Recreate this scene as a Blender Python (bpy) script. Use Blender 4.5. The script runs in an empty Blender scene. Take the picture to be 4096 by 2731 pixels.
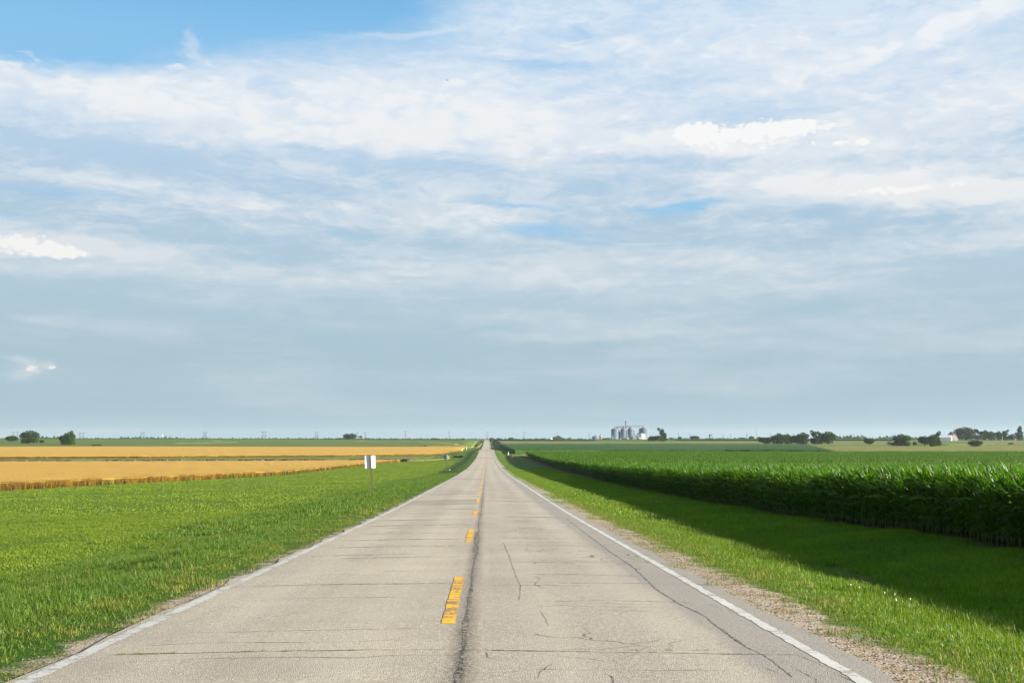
import bpy, math, random
import numpy as np
from mathutils import Vector, Matrix, Euler
R = math.radians
random.seed(7)
rng = np.random.default_rng(11)
S = bpy.context.scene
COL = S.collection

# ------------------------------------------------------------------ camera
F = 4528.0 / 4096.0                      # focal length / image width
TH = math.atan((1755 - 1365.5) / 4528)   # looking slightly up
PS = math.atan(101 / 4528 * math.cos(TH))
EYE = 1.82
CX = 0.36
cd = bpy.data.cameras.new('camera'); cam = bpy.data.objects.new('camera', cd); COL.objects.link(cam)
cd.sensor_width = 36; cd.lens = 36 * F; cd.clip_start = .1; cd.clip_end = 30000
cam.location = (CX, 0, EYE); cam.rotation_euler = (math.pi / 2 + TH, 0, -PS)
S.camera = cam

# ------------------------------------------------------------------ node helper
class NT:
    def __init__(s, tree): s.t = tree; s.t.nodes.clear()
    def n(s, typ, ins=None, **kw):
        nd = s.t.nodes.new(typ)
        for k, v in kw.items(): setattr(nd, k, v)
        if ins:
            for k, v in ins.items(): s.set(nd.inputs[k], v)
        return nd
    def set(s, sock, v):
        if isinstance(v, bpy.types.NodeSocket): s.t.links.new(v, sock)
        elif v is not None:
            if hasattr(sock.default_value, '__len__') and not hasattr(v, '__len__'): v = [v] * len(sock.default_value)
            if hasattr(v, '__len__') and len(v) == 3 and len(sock.default_value) == 4: v = (*v, 1)
            sock.default_value = v
    def m(s, op, a, b=None, c=None, clamp=False):
        nd = s.n('ShaderNodeMath', operation=op, use_clamp=clamp)
        for i, v in enumerate((a, b, c)):
            if v is not None: s.set(nd.inputs[i], v)
        return nd.outputs[0]
    def vm(s, op, a, b=None, out=0):
        nd = s.n('ShaderNodeVectorMath', operation=op)
        s.set(nd.inputs[0], a)
        if b is not None: s.set(nd.inputs[1], b)
        return nd.outputs[out]
    def xyz(s, x, y, z=0.0): return s.n('ShaderNodeCombineXYZ', {0: x, 1: y, 2: z}).outputs[0]
    def sep(s, v):
        o = s.n('ShaderNodeSeparateXYZ', {0: v}).outputs; return o[0], o[1], o[2]
    def noise(s, vec, scale, detail=3, rough=.5, dist=0.0, out=0):
        return s.n('ShaderNodeTexNoise', {'Vector': vec, 'Scale': scale, 'Detail': detail, 'Roughness': rough, 'Distortion': dist}).outputs[out]
    def voro(s, vec, scale, feature='F1', out=0):
        return s.n('ShaderNodeTexVoronoi', {'Vector': vec, 'Scale': scale}, feature=feature).outputs[out]
    def mr(s, v, a, b, c=0.0, d=1.0, smooth=False):
        nd = s.n('ShaderNodeMapRange', {'Value': v, 'From Min': a, 'From Max': b, 'To Min': c, 'To Max': d})
        if smooth: nd.interpolation_type = 'SMOOTHSTEP'
        return nd.outputs[0]
    def mix(s, f, a, b, blend='MIX'):
        nd = s.n('ShaderNodeMix', data_type='RGBA', blend_type=blend)
        s.set(nd.inputs[0], f); s.set(nd.inputs[6], a); s.set(nd.inputs[7], b); return nd.outputs[2]
    def ramp(s, f, stops):
        nd = s.n('ShaderNodeValToRGB', {0: f}); e = nd.color_ramp.elements
        while len(e) < len(stops): e.new(.5)
        for i, (p, c) in enumerate(stops): e[i].position = p; e[i].color = (*c, 1)
        return nd.outputs[0]
def lin(r, g, b):
    f = lambda c: (c / 255 / 12.92) if c < 10 else ((c / 255 + .055) / 1.055) ** 2.4
    return (f(r), f(g), f(b))

# ------------------------------------------------------------------ sun and sky
SUN_EL, SUN_AZ = R(14.3), R(103)            # azimuth clockwise from the road's direction (+Y)
ld = bpy.data.lights.new('sun', 'SUN'); ld.energy = 5.0; ld.angle = R(.6); ld.color = (1, .92, .77)
so = bpy.data.objects.new('sun', ld); COL.objects.link(so)
sd = Vector((math.sin(SUN_AZ) * math.cos(SUN_EL), math.cos(SUN_AZ) * math.cos(SUN_EL), math.sin(SUN_EL)))
so.rotation_euler = sd.to_track_quat('Z', 'Y').to_euler()
S.view_settings.view_transform = 'Standard'; S.view_settings.look = 'None'; S.view_settings.gamma = 1
EXPO = 1.80
S.view_settings.exposure = EXPO
S.render.film_transparent = False

W = bpy.data.worlds.new('World'); S.world = W; W.use_nodes = True
def sky():
    g = NT(W.node_tree); K = 10.0 / 2 ** EXPO
    col = lambda *c: tuple(v * K for v in lin(*c))
    st = g.n('ShaderNodeTexSky', sky_type='NISHITA', sun_disc=False, sun_elevation=SUN_EL, sun_rotation=SUN_AZ,
             air_density=1.0, dust_density=1.2, ozone_density=1.5)
    d = g.n('ShaderNodeTexCoord').outputs['Generated']
    x, y, z = g.sep(d)
    az = g.m('MULTIPLY', g.m('ARCTAN2', x, y), 57.2958)
    el = g.m('MULTIPLY', g.m('ARCSINE', z), 57.2958)
    # curved cloud deck seen from below
    q = g.m('ADD', g.m('MAXIMUM', z, 0), .16)
    pv = g.xyz(g.m('DIVIDE', x, q), g.m('DIVIDE', y, q), 0)
    wv = g.noise(pv, 1.1, 3, .55, out=1)
    wx, wy, _ = g.sep(g.vm('SUBTRACT', wv, (.5, .5, .5)))
    wa = g.noise(g.xyz(g.m('MULTIPLY', az, .14), g.m('MULTIPLY', el, .38), 3.1), 1, 5, .6, out=1)
    ax, ay, _ = g.sep(g.vm('SUBTRACT', wa, (.5, .5, .5)))
    # az/el warped so that every placed cloud has a torn outline
    A = g.m('ADD', az, g.m('MULTIPLY', ax, 6)); E = g.m('ADD', el, g.m('MULTIPLY', ay, 2.3))
    S2 = 2352 / 4096 * 79.03
    def blob(px, py, rx, ry, rot=0):     # a soft cloud bank round a compass direction, sizes in degrees
        xx = (px - 1176) / 2600; uu = (784 - py) / 2600; fy = math.cos(TH) - uu * math.sin(TH); uz = math.sin(TH) + uu * math.cos(TH)
        X_, Y_ = xx * math.cos(PS) + fy * math.sin(PS), -xx * math.sin(PS) + fy * math.cos(PS)
        a0 = math.degrees(math.atan2(X_, Y_)); e0 = math.degrees(math.atan2(uz, math.hypot(X_, Y_)))
        da = g.m('SUBTRACT', A, a0); de = g.m('SUBTRACT', E, e0)
        c, s_ = math.cos(R(rot)), math.sin(R(rot))
        u = g.m('DIVIDE', g.m('ADD', g.m('MULTIPLY', da, c), g.m('MULTIPLY', de, s_)), rx / S2)
        v = g.m('DIVIDE', g.m('SUBTRACT', g.m('MULTIPLY', de, c), g.m('MULTIPLY', da, s_)), ry / S2)
        r2 = g.m('ADD', g.m('MULTIPLY', u, u), g.m('MULTIPLY', v, v))
        return g.m('EXPONENT', g.m('MULTIPLY', r2, -1))
    def acc(base, lst):
        for (px, py, rx, ry, rot, amp) in lst:
            base = g.m('MULTIPLY_ADD', blob(px, py, rx, ry, rot), amp, base)
        return base
    # streaky detail
    n1 = g.noise(g.xyz(g.m('ADD', g.m('MULTIPLY', az, .16), wx), g.m('MULTIPLY', el, .6), 0), 1.0, 7, .58)
    n2 = g.noise(g.vm('ADD', pv, g.vm('MULTIPLY', wv, (.6, .6, 0))), 2.6, 7, .52)
    n3 = g.noise(g.xyz(g.m('MULTIPLY', A, .55), g.m('MULTIPLY', E, 1.7), 7), 1.0, 6, .54)
    n4 = g.noise(g.xyz(g.m('MULTIPLY', A, .9), g.m('MULTIPLY', E, 3.2), 11), 1.0, 6, .62)
    n1 = g.m('ADD', n1, g.m('MULTIPLY', g.m('SUBTRACT', n4, .5), g.mr(el, 3, 9, .25, 1.0)))
    det = g.m('SUBTRACT', g.m('ADD', g.m('ADD', g.m('MULTIPLY', n1, .5), g.m('MULTIPLY', n2, .4)), g.m('MULTIPLY', n3, .55)), .725)
    amp = g.mr(el, 1, 10, .75, 1.45, True)
    st2 = g.noise(g.xyz(g.m('ADD', g.m('MULTIPLY', az, .07), g.m('MULTIPLY', wx, .6)), g.m('MULTIPLY', el, .55), 4), 1.0, 6, .55)
    base = g.m('ADD', g.mr(el, 1.5, 11, .20, .40, True), g.m('MULTIPLY', g.m('SUBTRACT', st2, .5), g.mr(el, 9, 13, 2.1, .4, True)))
    w = g.m('ADD', base, g.m('MULTIPLY', det, amp))
    w = acc(w, [(250, 200, 520, 58, 0, .38), (560, 285, 420, 34, -4, .50), (1000, 255, 360, 60, -5, .45), (1350, 300, 300, 60, -6, .30), (1050, 330, 260, 28, -5, .25),
                (20, 552, 210, 36, -5, 1.05), (330, 600, 220, 30, -4, .28), (200, 405, 120, 16, -4, .25), (520, 455, 110, 14, -4, .2), (220, 480, 90, 16, -6, .25),
                (1650, 330, 120, 24, -4, .30), (1740, 345, 160, 22, -8, .30), (1700, 262, 260, 16, 0, -.28), (1950, 325, 130, 26, -4, .45), (1470, 320, 90, 20, 0, .25),
                (1950, 405, 320, 16, -4, .35), (2080, 440, 330, 30, -6, .75), (2330, 440, 200, 30, -4, .5), (2200, 55, 420, 20, 10, .50), (1850, 110, 500, 60, 4, .20), (2250, 230, 300, 90, 0, .30),
                (1950, 590, 380, 34, 5, .34), (1350, 660, 330, 26, -3, .30), (1100, 560, 260, 40, -5, .22), (1140, 492, 60, 14, -10, .35), (850, 500, 300, 24, -4, .12), (1250, 610, 200, 18, -6, .2),
                (72, 852, 26, 18, 30, 1.3), (124, 848, 14, 8, 10, .9), (60, 828, 50, 10, 0, .22), (700, 735, 300, 20, -8, .22), (2250, 560, 160, 40, 10, .2), (1750, 660, 220, 20, 4, .25), (1340, 660, 60, 16, 0, .3),
                (1500, 770, 500, 10, 3, .18), (1900, 790, 600, 50, 0, .22), (1450, 720, 700, 40, 0, .14),
                (150, -40, 700, 110, 2, -.7), (250, 345, 520, 26, -6, -.42), (800, 362, 420, 22, -6, -.26), (640, 220, 80, 16, -10, -.42), (720, 280, 80, 8, 0, -.3), (500, 290, 60, 10, -20, -.2),
                (1520, 362, 200, 12, -3, -.30), (2200, 650, 330, 40, 5, -.26), (1900, 500, 350, 14, -6, -.25), (1850, 700, 400, 24, 3, -.14), (2250, 408, 250, 10, -3, -.3),
                (300, 690, 700, 50, 0, -.14), (120, 450, 220, 26, -4, -.30), (90, 592, 170, 7, 0, -.5), (930, 840, 60, 6, -4, -.2), (400, 530, 250, 20, -5, -.15)])
    hp = g.n('ShaderNodeTexVoronoi', {'Vector': g.xyz(g.m('MULTIPLY', A, .9), g.m('MULTIPLY', E, 1.6), 2), 'Scale': 1.0, 'Smoothness': .6}, feature='SMOOTH_F1').outputs[0]
    cum = g.m('MULTIPLY', g.m('SUBTRACT', .45, hp), g.mr(w, .5, .9, 0, .8))
    w = g.m('ADD', w, cum)
    w = g.mr(w, 0, 1.05, 0, 1, True)
    k = g.m('MULTIPLY', g.m('SUBTRACT', g.noise(g.vm('ADD', pv, (5, 2, 0)), 1.3, 6, .6), .60), 1.6)
    k = g.m('MULTIPLY', k, g.mr(el, 5, 14, 0, 1, True))
    k = acc(k, [(150, -60, 700, 160, 2, 2.0), (-80, 20, 300, 110, 0, 1.3), (760, 20, 260, 70, 0, .9), (1190, 470, 130, 10, -5, .9), (1600, 466, 130, 12, 0, 1.0), (1230, 528, 150, 24, -5, .75),
                (1240, 138, 160, 14, 0, .7), (1340, 75, 120, 12, 0, .6), (1650, 180, 260, 26, 0, .4), (100, 435, 160, 14, -5, .55), (60, 490, 120, 8, 0, .45), (560, 560, 260, 20, 0, .15), (780, 540, 60, 12, 0, .4),
                (250, 190, 700, 45, 0, -.6), (455, 100, 22, 40, -8, -.7), (950, 72, 110, 9, 9, -.8), (1180, 20, 200, 30, 0, -.3)])
    kk = g.m('MULTIPLY', g.mr(k, 0, 1.15, 0, .95, True), g.mr(w, .55, 1.0, 1, .25, True))
    shade = g.ramp(g.mr(el, 0, 25), [(0, col(165, 193, 203)), (.18, col(170, 196, 209)), (.32, col(178, 203, 218)), (.45, col(172, 200, 222)), (.65, col(190, 214, 237)), (1, col(182, 213, 241))])
    white = g.ramp(g.mr(el, 0, 25), [(0, col(186, 203, 210)), (.25, col(205, 217, 225)), (.5, col(236, 239, 241)), (1, col(238, 244, 250))])
    cl = g.mix(w, shade, white)
    A2 = g.m('ADD', az, g.m('MULTIPLY', ax, 1.8)); E2 = g.m('ADD', el, g.m('MULTIPLY', ay, 1.1))
    A_, E_ = A, E; A, E = A2, E2
    heap = None
    for b_ in [(1690, 318, 150, 34), (1595, 304, 50, 22), (1830, 290, 100, 20), (1950, 328, 80, 13), (20, 548, 150, 26), (120, 578, 80, 13), (74, 850, 20, 14), (124, 848, 11, 6), (2080, 436, 190, 14)]:
        v_ = blob(*b_); heap = v_ if heap is None else g.m('ADD', heap, v_)
    A, E = A_, E_
    puff = g.n('ShaderNodeTexVoronoi', {'Vector': g.xyz(g.m('MULTIPLY', A2, 2.1), g.m('MULTIPLY', E2, 3.2), 5), 'Scale': 1.0, 'Smoothness': .25, 'Detail': 2.0, 'Roughness': .5}, feature='SMOOTH_F1').outputs[0]
    hm = g.mr(g.m('SUBTRACT', g.m('MULTIPLY', heap, 1.45), g.m('MULTIPLY', puff, 1.0)), .0, .5, 0, .95, True)
    cl = g.mix(hm, cl, g.ramp(g.mr(el, 0, 18), [(0, col(232, 222, 220)), (.4, col(244, 243, 241)), (1, col(250, 250, 251))]))
    kk = g.m('MULTIPLY', kk, g.m('SUBTRACT', 1, hm))
    clear = g.mix(.96, g.mix(1.0, st.outputs[0], (1.0, 1.05, 1.1), 'MULTIPLY'), g.ramp(g.mr(el, 5, 25), [(0, col(146, 198, 232)), (.4, col(138, 194, 234)), (.72, col(132, 191, 233)), (.85, col(112, 178, 227))]))
    out = g.mix(kk, cl, clear)
    # (the deck thins towards the zenith)
    # higher up (never in the picture) the deck thins to plain blue sky
    out = g.mix(g.mr(el, 24, 38, 0, 1, True), out, g.mix(1.0, st.outputs[0], (.95, .95, .95, 1), 'MULTIPLY'))
    out = g.mix(g.mr(el, -1, 0, 1, 0), out, col(120, 140, 120))
    bg = g.n('ShaderNodeBackground', {'Color': out, 'Strength': .1})
    o = g.n('ShaderNodeOutputWorld'); g.t.links.new(bg.outputs[0], o.inputs[0])
    W.cycles.sampling_method = 'MANUAL'; W.cycles.sample_map_resolution = 256
sky()

# ------------------------------------------------------------------ terrain
def smooth_table(pts, sig=18, y0=-60, y1=9200):
    ys = np.arange(y0, y1, 2.0); p = np.array(pts, float)
    v = np.interp(ys, p[:, 0], p[:, 1])
    k = np.exp(-.5 * (np.arange(-60, 61) * 2.0 / sig) ** 2); k /= k.sum()
    s0 = v[1] - v[0]; s1 = v[-1] - v[-2]
    pad = np.concatenate([v[0] + s0 * np.arange(-60, 0), v, v[-1] + s1 * np.arange(1, 61)])
    return ys, np.convolve(pad, k, 'valid')
TP = smooth_table([(-60, -.25), (0, -1.68), (10, -1.93), (20, -2.18), (44, -2.77), (77, -3.38), (149, -4.7), (230, -5.9), (311, -6.6), (416, -7.1), (522, -6.75), (598, -5.8), (640, -5.9), (760, -7.4), (858, -7.7), (1032, -7.4), (1230, -7.35), (1400, -5.9), (1553, -3.6), (1640, -3.2), (1800, -1.5), (2500, -2.8), (4000, -5), (9200, -12)], 9)
TL = smooth_table([(-60, -1.9), (0, -2.97), (114, -5.2), (250, -7.3), (400, -8.5), (512, -8.6), (637, -8.4), (1000, -7.6), (1400, -4), (1800, -1.5), (2500, -2.7), (4000, -5), (9200, -12)], 26)
TR = smooth_table([(-60, -1.1), (0, -2.22), (30, -2.8), (64, -3.85), (114, -4.75), (250, -6.3), (400, -6.9), (450, -7.0), (540, -7.4), (700, -7.3), (1050, -6.2), (1500, -2.9), (1700, -1.7), (2500, -3), (4000, -5), (9200, -12)], 10)
CXS = np.array([(-40, -1.15), (-14, -1.0), (-11, -.95), (-9, -.8), (-7.6, -.58), (-6.4, -.33), (-5, -.15), (-4, -.07), (-3.5, -.06), (3.7, -.06), (4.4, -.07), (5.2, -.16), (6.5, -.38), (8.0, -.72), (8.7, -.86), (9.5, -.76), (11.5, -.48), (14, -.4), (40, -.4)])
def ss(t): t = np.clip(t, 0, 1); return t * t * (3 - 2 * t)
def wob(x, y):
    return (.035 * np.sin(x * .9 + 1.3 * np.sin(y * .23)) + .03 * np.sin(y * .61 + x * .4) + .02 * np.sin(y * 1.7 - x * 1.1))
def road_z(y): return np.interp(y, *TP) + EYE
def h(x, y):
    x = np.asarray(x, float); y = np.asarray(y, float)
    P = np.interp(y, *TP)
    c = P + np.interp(x, CXS[:, 0], CXS[:, 1])
    l = np.interp(y, *TL); r = np.interp(y, *TR)
    z = np.where(x < 0, c + (l - c) * ss((-x - 13) / 12), c + (r - c) * ss((x - 9.5) / 6))
    far = np.where(x < 0, 1, -1) * .9 * np.sin(x * .0021 + y * .0016) * ss((np.abs(x) - 90) / 300) * ss((y - 700) / 500)
    m = ss((np.abs(x) - 4.6) / 1.5)
    z = z + far + wob(x, y) * m
    return z + EYE
def colx(px, d): return CX + (px - 1947) / 4528.0 * d
def ray(px, py):
    x = (px - 2048) / 4528; u = (1365.5 - py) / 4528
    fy = math.cos(TH) - u * math.sin(TH); uz = math.sin(TH) + u * math.cos(TH)
    return (x * math.cos(PS) + fy * math.sin(PS), -x * math.sin(PS) + fy * math.cos(PS), uz)
def hit(px, py, fn=None):
    fn = fn or h; r = ray(px, py); a = 1.0
    t = np.concatenate([np.arange(2, 300, .05), np.arange(300, 3000, .5)])
    zz = EYE + r[2] * t - fn(CX + r[0] * t, r[1] * t)
    i = int(np.argmax(zz < 0)); tt = t[i]
    return CX + r[0] * tt, r[1] * tt

# ------------------------------------------------------------------ mesh helpers
def link(name, me, mat=None, parent=None):
    o = bpy.data.objects.new(name, me); COL.objects.link(o)
    if mat is not None and me is not None: me.materials.append(mat)
    if parent is not None: o.parent = parent
    return o
def tag(o, label=None, cat=None, group=None, kind=None):
    if label: o['label'] = label
    if cat: o['category'] = cat
    if group: o['group'] = group
    if kind: o['kind'] = kind
    return o
def npmesh(name, V, loops, sizes, smooth=False, attr=None):
    me = bpy.data.meshes.new(name); V = np.asarray(V, np.float32).reshape(-1, 3)
    loops = np.asarray(loops, np.int32).ravel(); sizes = np.asarray(sizes, np.int32)
    me.vertices.add(len(V)); me.vertices.foreach_set('co', V.ravel())
    me.loops.add(len(loops)); me.loops.foreach_set('vertex_index', loops)
    me.polygons.add(len(sizes)); st = np.concatenate([[0], np.cumsum(sizes)[:-1]]).astype(np.int32)
    me.polygons.foreach_set('loop_start', st); me.polygons.foreach_set('loop_total', sizes)
    me.update(calc_edges=True)
    me.polygons.foreach_set('use_smooth', np.full(len(sizes), bool(smooth)))
    if attr:
        for k, v in attr.items():
            a = me.attributes.new(k, 'FLOAT', 'POINT'); a.data.foreach_set('value', np.asarray(v, np.float32))
    return me
def grid_mesh(name, X, Y, Z, smooth=True):
    n, m = X.shape; V = np.stack([X, Y, Z], -1).reshape(-1, 3)
    i = np.arange(n * m).reshape(n, m)
    q = np.stack([i[:-1, :-1], i[:-1, 1:], i[1:, 1:], i[1:, :-1]], -1).reshape(-1, 4)
    return npmesh(name, V, q, np.full(len(q), 4), smooth)
class MB:
    def __init__(s): s.V = []; s.F = []
    def add(s, V, Fs):
        b = len(s.V); s.V += [tuple(v) for v in V]; s.F += [tuple(b + i for i in f) for f in Fs]
    def box(s, c, d, rz=0):
        x, y, z = [k / 2 for k in d]; M = Matrix.Rotation(rz, 3, 'Z')
        V = [Vector(c) + M @ Vector((sx * x, sy * y, sz * z)) for sz in (-1, 1) for sx, sy in ((-1, -1), (1, -1), (1, 1), (-1, 1))]
        s.add(V, [(3, 2, 1, 0), (4, 5, 6, 7), (0, 1, 5, 4), (1, 2, 6, 5), (2, 3, 7, 6), (3, 0, 4, 7)])
    def bar(s, a, b, r, n=4, r2=None):
        a = Vector(a); b = Vector(b); r2 = r if r2 is None else r2; d = (b - a)
        if d.length < 1e-6: return
        q = d.to_track_quat('Z', 'Y'); V = []
        for p, rr in ((a, r), (b, r2)):
            for k in range(n):
                t = 2 * math.pi * (k + .5) / n; V.append(p + q @ Vector((rr * math.cos(t), rr * math.sin(t), 0)))
        s.add(V, [(k, (k + 1) % n, n + (k + 1) % n, n + k) for k in range(n)] + [tuple(range(n - 1, -1, -1)), tuple(range(n, 2 * n))])
    def lathe(s, prof, n=32, c=(0, 0, 0), cap=True):
        V = []
        for r, z in prof:
            for k in range(n):
                t = 2 * math.pi * k / n; V.append((c[0] + r * math.cos(t), c[1] + r * math.sin(t), c[2] + z))
        Fs = [(j * n + k, j * n + (k + 1) % n, (j + 1) * n + (k + 1) % n, (j + 1) * n + k) for j in range(len(prof) - 1) for k in range(n)]
        if cap: Fs += [tuple(range(n - 1, -1, -1)), tuple(range((len(prof) - 1) * n, len(prof) * n))]
        s.add(V, Fs)
    def gable(s, w, l, z0, z1, over=.3, th=.15):     # roof slabs, ridge along y
        for sx in (-1, 1):
            V = []
            for yy in (-l / 2 - over, l / 2 + over):
                V += [(sx * (w / 2 + over), yy, z0 - over * (z1 - z0) / (w / 2)), (0, yy, z1), (0, yy, z1 + th), (sx * (w / 2 + over), yy, z0 + th - over * (z1 - z0) / (w / 2))]
            s.add(V, [(0, 1, 2, 3), (7, 6, 5, 4), (0, 4, 5, 1), (1, 5, 6, 2), (2, 6, 7, 3), (3, 7, 4, 0)])
    def build(s, name, mat, parent=None, smooth=False):
        me = bpy.data.meshes.new(name); me.from_pydata([tuple(v) for v in s.V], [], s.F); me.update()
        if smooth: me.polygons.foreach_set('use_smooth', [True] * len(me.polygons))
        return link(name, me, mat, parent)
def thing(name, loc, label, cat, group=None, rz=0):
    o = bpy.data.objects.new(name, None); COL.objects.link(o); o.location = loc; o.rotation_euler = (0, 0, rz)
    o.empty_display_size = .3
    return tag(o, label, cat, group)

# ------------------------------------------------------------------ materials
def mat(name, fn, **kw):
    m = bpy.data.materials.new(name); m.use_nodes = True; g = NT(m.node_tree)
    out = g.n('ShaderNodeOutputMaterial'); r = fn(g, **kw)
    g.t.links.new(r, out.inputs[0]); return m
def pbr(g, color, rough=.8, bump=None, bs=.3, bd=.02, metal=0, spec=.3):
    p = g.n('ShaderNodeBsdfPrincipled', {'Base Color': color, 'Roughness': rough, 'Metallic': metal, 'Specular IOR Level': spec})
    if bump is not None:
        b = g.n('ShaderNodeBump', {'Height': bump, 'Strength': bs, 'Distance': bd}); g.t.links.new(b.outputs[0], p.inputs['Normal'])
    return p.outputs[0]
def pos(g): return g.n('ShaderNodeNewGeometry').outputs['Position']
def plain(name, c, rough=.7, metal=0, var=.25, scale=2.0):
    def f(g):
        v = g.n('ShaderNodeTexCoord').outputs['Object']; n = g.noise(v, scale, 4, .6)
        cc = g.mix(g.mr(n, .3, .7), tuple(k * (1 - var) for k in c), tuple(min(1, k * (1 + var)) for k in c))
        return pbr(g, cc, rough, metal=metal)
    return mat(name, f)

def leafmat(name, ca, cb, cc, trans=.35, rough=.45, patch=.25, tint=1.0, spec=.35):
    def f(g):
        P = pos(g); r = g.n('ShaderNodeAttribute', attribute_name='rnd').outputs['Fac']
        n = g.noise(P, patch, 4, .6)
        c = g.mix(g.mr(n, .35, .65), ca, cb)
        c = g.mix(g.mr(r, .55, 1.0, 0, .9), c, cc)
        v = g.m('MULTIPLY_ADD', g.m('FRACT', g.m('MULTIPLY', r, 7.31)), .6, .7)
        c = g.mix(1.0, c, g.n('ShaderNodeCombineColor', {0: v, 1: v, 2: v}).outputs[0], 'MULTIPLY')
        p = g.n('ShaderNodeBsdfPrincipled', {'Base Color': c, 'Roughness': rough, 'Specular IOR Level': spec})
        t = g.n('ShaderNodeBsdfTranslucent', {'Color': g.mix(1.0, c, (1.15, 1.3, .5, 1), 'MULTIPLY')})
        mx = g.n('ShaderNodeMixShader', {0: trans, 1: p.outputs[0], 2: t.outputs[0]})
        return mx.outputs[0]
    return mat(name, f)

def ground_mat(g):
    P = pos(g); x, y, z = g.sep(P)
    big = g.noise(P, .07, 4, .6); mid = g.noise(P, .6, 4, .6); fine = g.noise(P, 14, 4, .7)
    st = g.noise(g.vm('MULTIPLY', P, (.35, .06, 1)), 1, 4, .6)
    gr = g.mix(g.mr(mid, .3, .7), (.055, .105, .006), (.085, .135, .009))
    gr = g.mix(g.mr(st, .4, .65), gr, (.042, .095, .006))
    gr = g.mix(g.mr(big, .5, .75, 0, .7), gr, (.11, .145, .018))
    # mown field left of the verge is paler
    gr = g.mix(g.mr(x, -12, -9, .6, 0, True), gr, g.mix(g.mr(mid, .35, .65), (.085, .145, .008), (.12, .165, .014)))
    gr = g.mix(g.mr(fine, .25, .75, .35, 0), gr, (.03, .06, .006))
    # gravel shoulder, ragged border
    w = g.m('MULTIPLY', g.m('SUBTRACT', g.noise(P, 1.7, 5, .65), .5), 1.6)
    ax = g.m('ABSOLUTE', g.m('SUBTRACT', x, .38))
    edge = g.m('ADD', g.mr(y, 5, 120, 4.08, 4.0), g.mr(x, -1, 1, 0, -.08))
    mask = g.mr(g.m('ADD', g.m('SUBTRACT', edge, ax), w), -.12, .15)
    v = g.voro(P, 38, out=1); vf = g.noise(P, 90, 3, .7)
    gravel = g.mix(.55, g.mix(g.mr(vf, .3, .7), (.20, .14, .08), (.36, .27, .17)), g.mix(.85, v, (.38, .31, .22)))
    gravel = g.mix(g.mr(g.noise(P, 2.4, 5, .7), .48, .62), gravel, (.25, .19, .105))
    # bare soil in the ditch
    dm = g.m('MULTIPLY', g.mr(g.m('ABSOLUTE', g.m('SUBTRACT', x, g.m('MULTIPLY_ADD', g.noise(P, .4, 2), .8, 8.2))), .12, .5, 1, 0), g.mr(g.noise(P, .35, 3, .6), .47, .56))
    c = g.mix(mask, gr, gravel); c = g.mix(dm, c, (.035, .026, .016))
    soil = g.mr(g.m('SUBTRACT', x, g.m('MULTIPLY', g.noise(P, .8, 3), .8)), 13.5, 14.0)
    soil = g.m('MULTIPLY', soil, g.mr(y, 500, 505, 1, 0))
    c = g.mix(soil, c, (.07, .045, .028))
    bh = g.m('ADD', g.m('MULTIPLY', g.voro(P, 38), .5), fine)
    return pbr(g, c, .95, bh, .6, .03, spec=.1)
M = {}
M['ground'] = mat('ground_grass_and_gravel', ground_mat)

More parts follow.
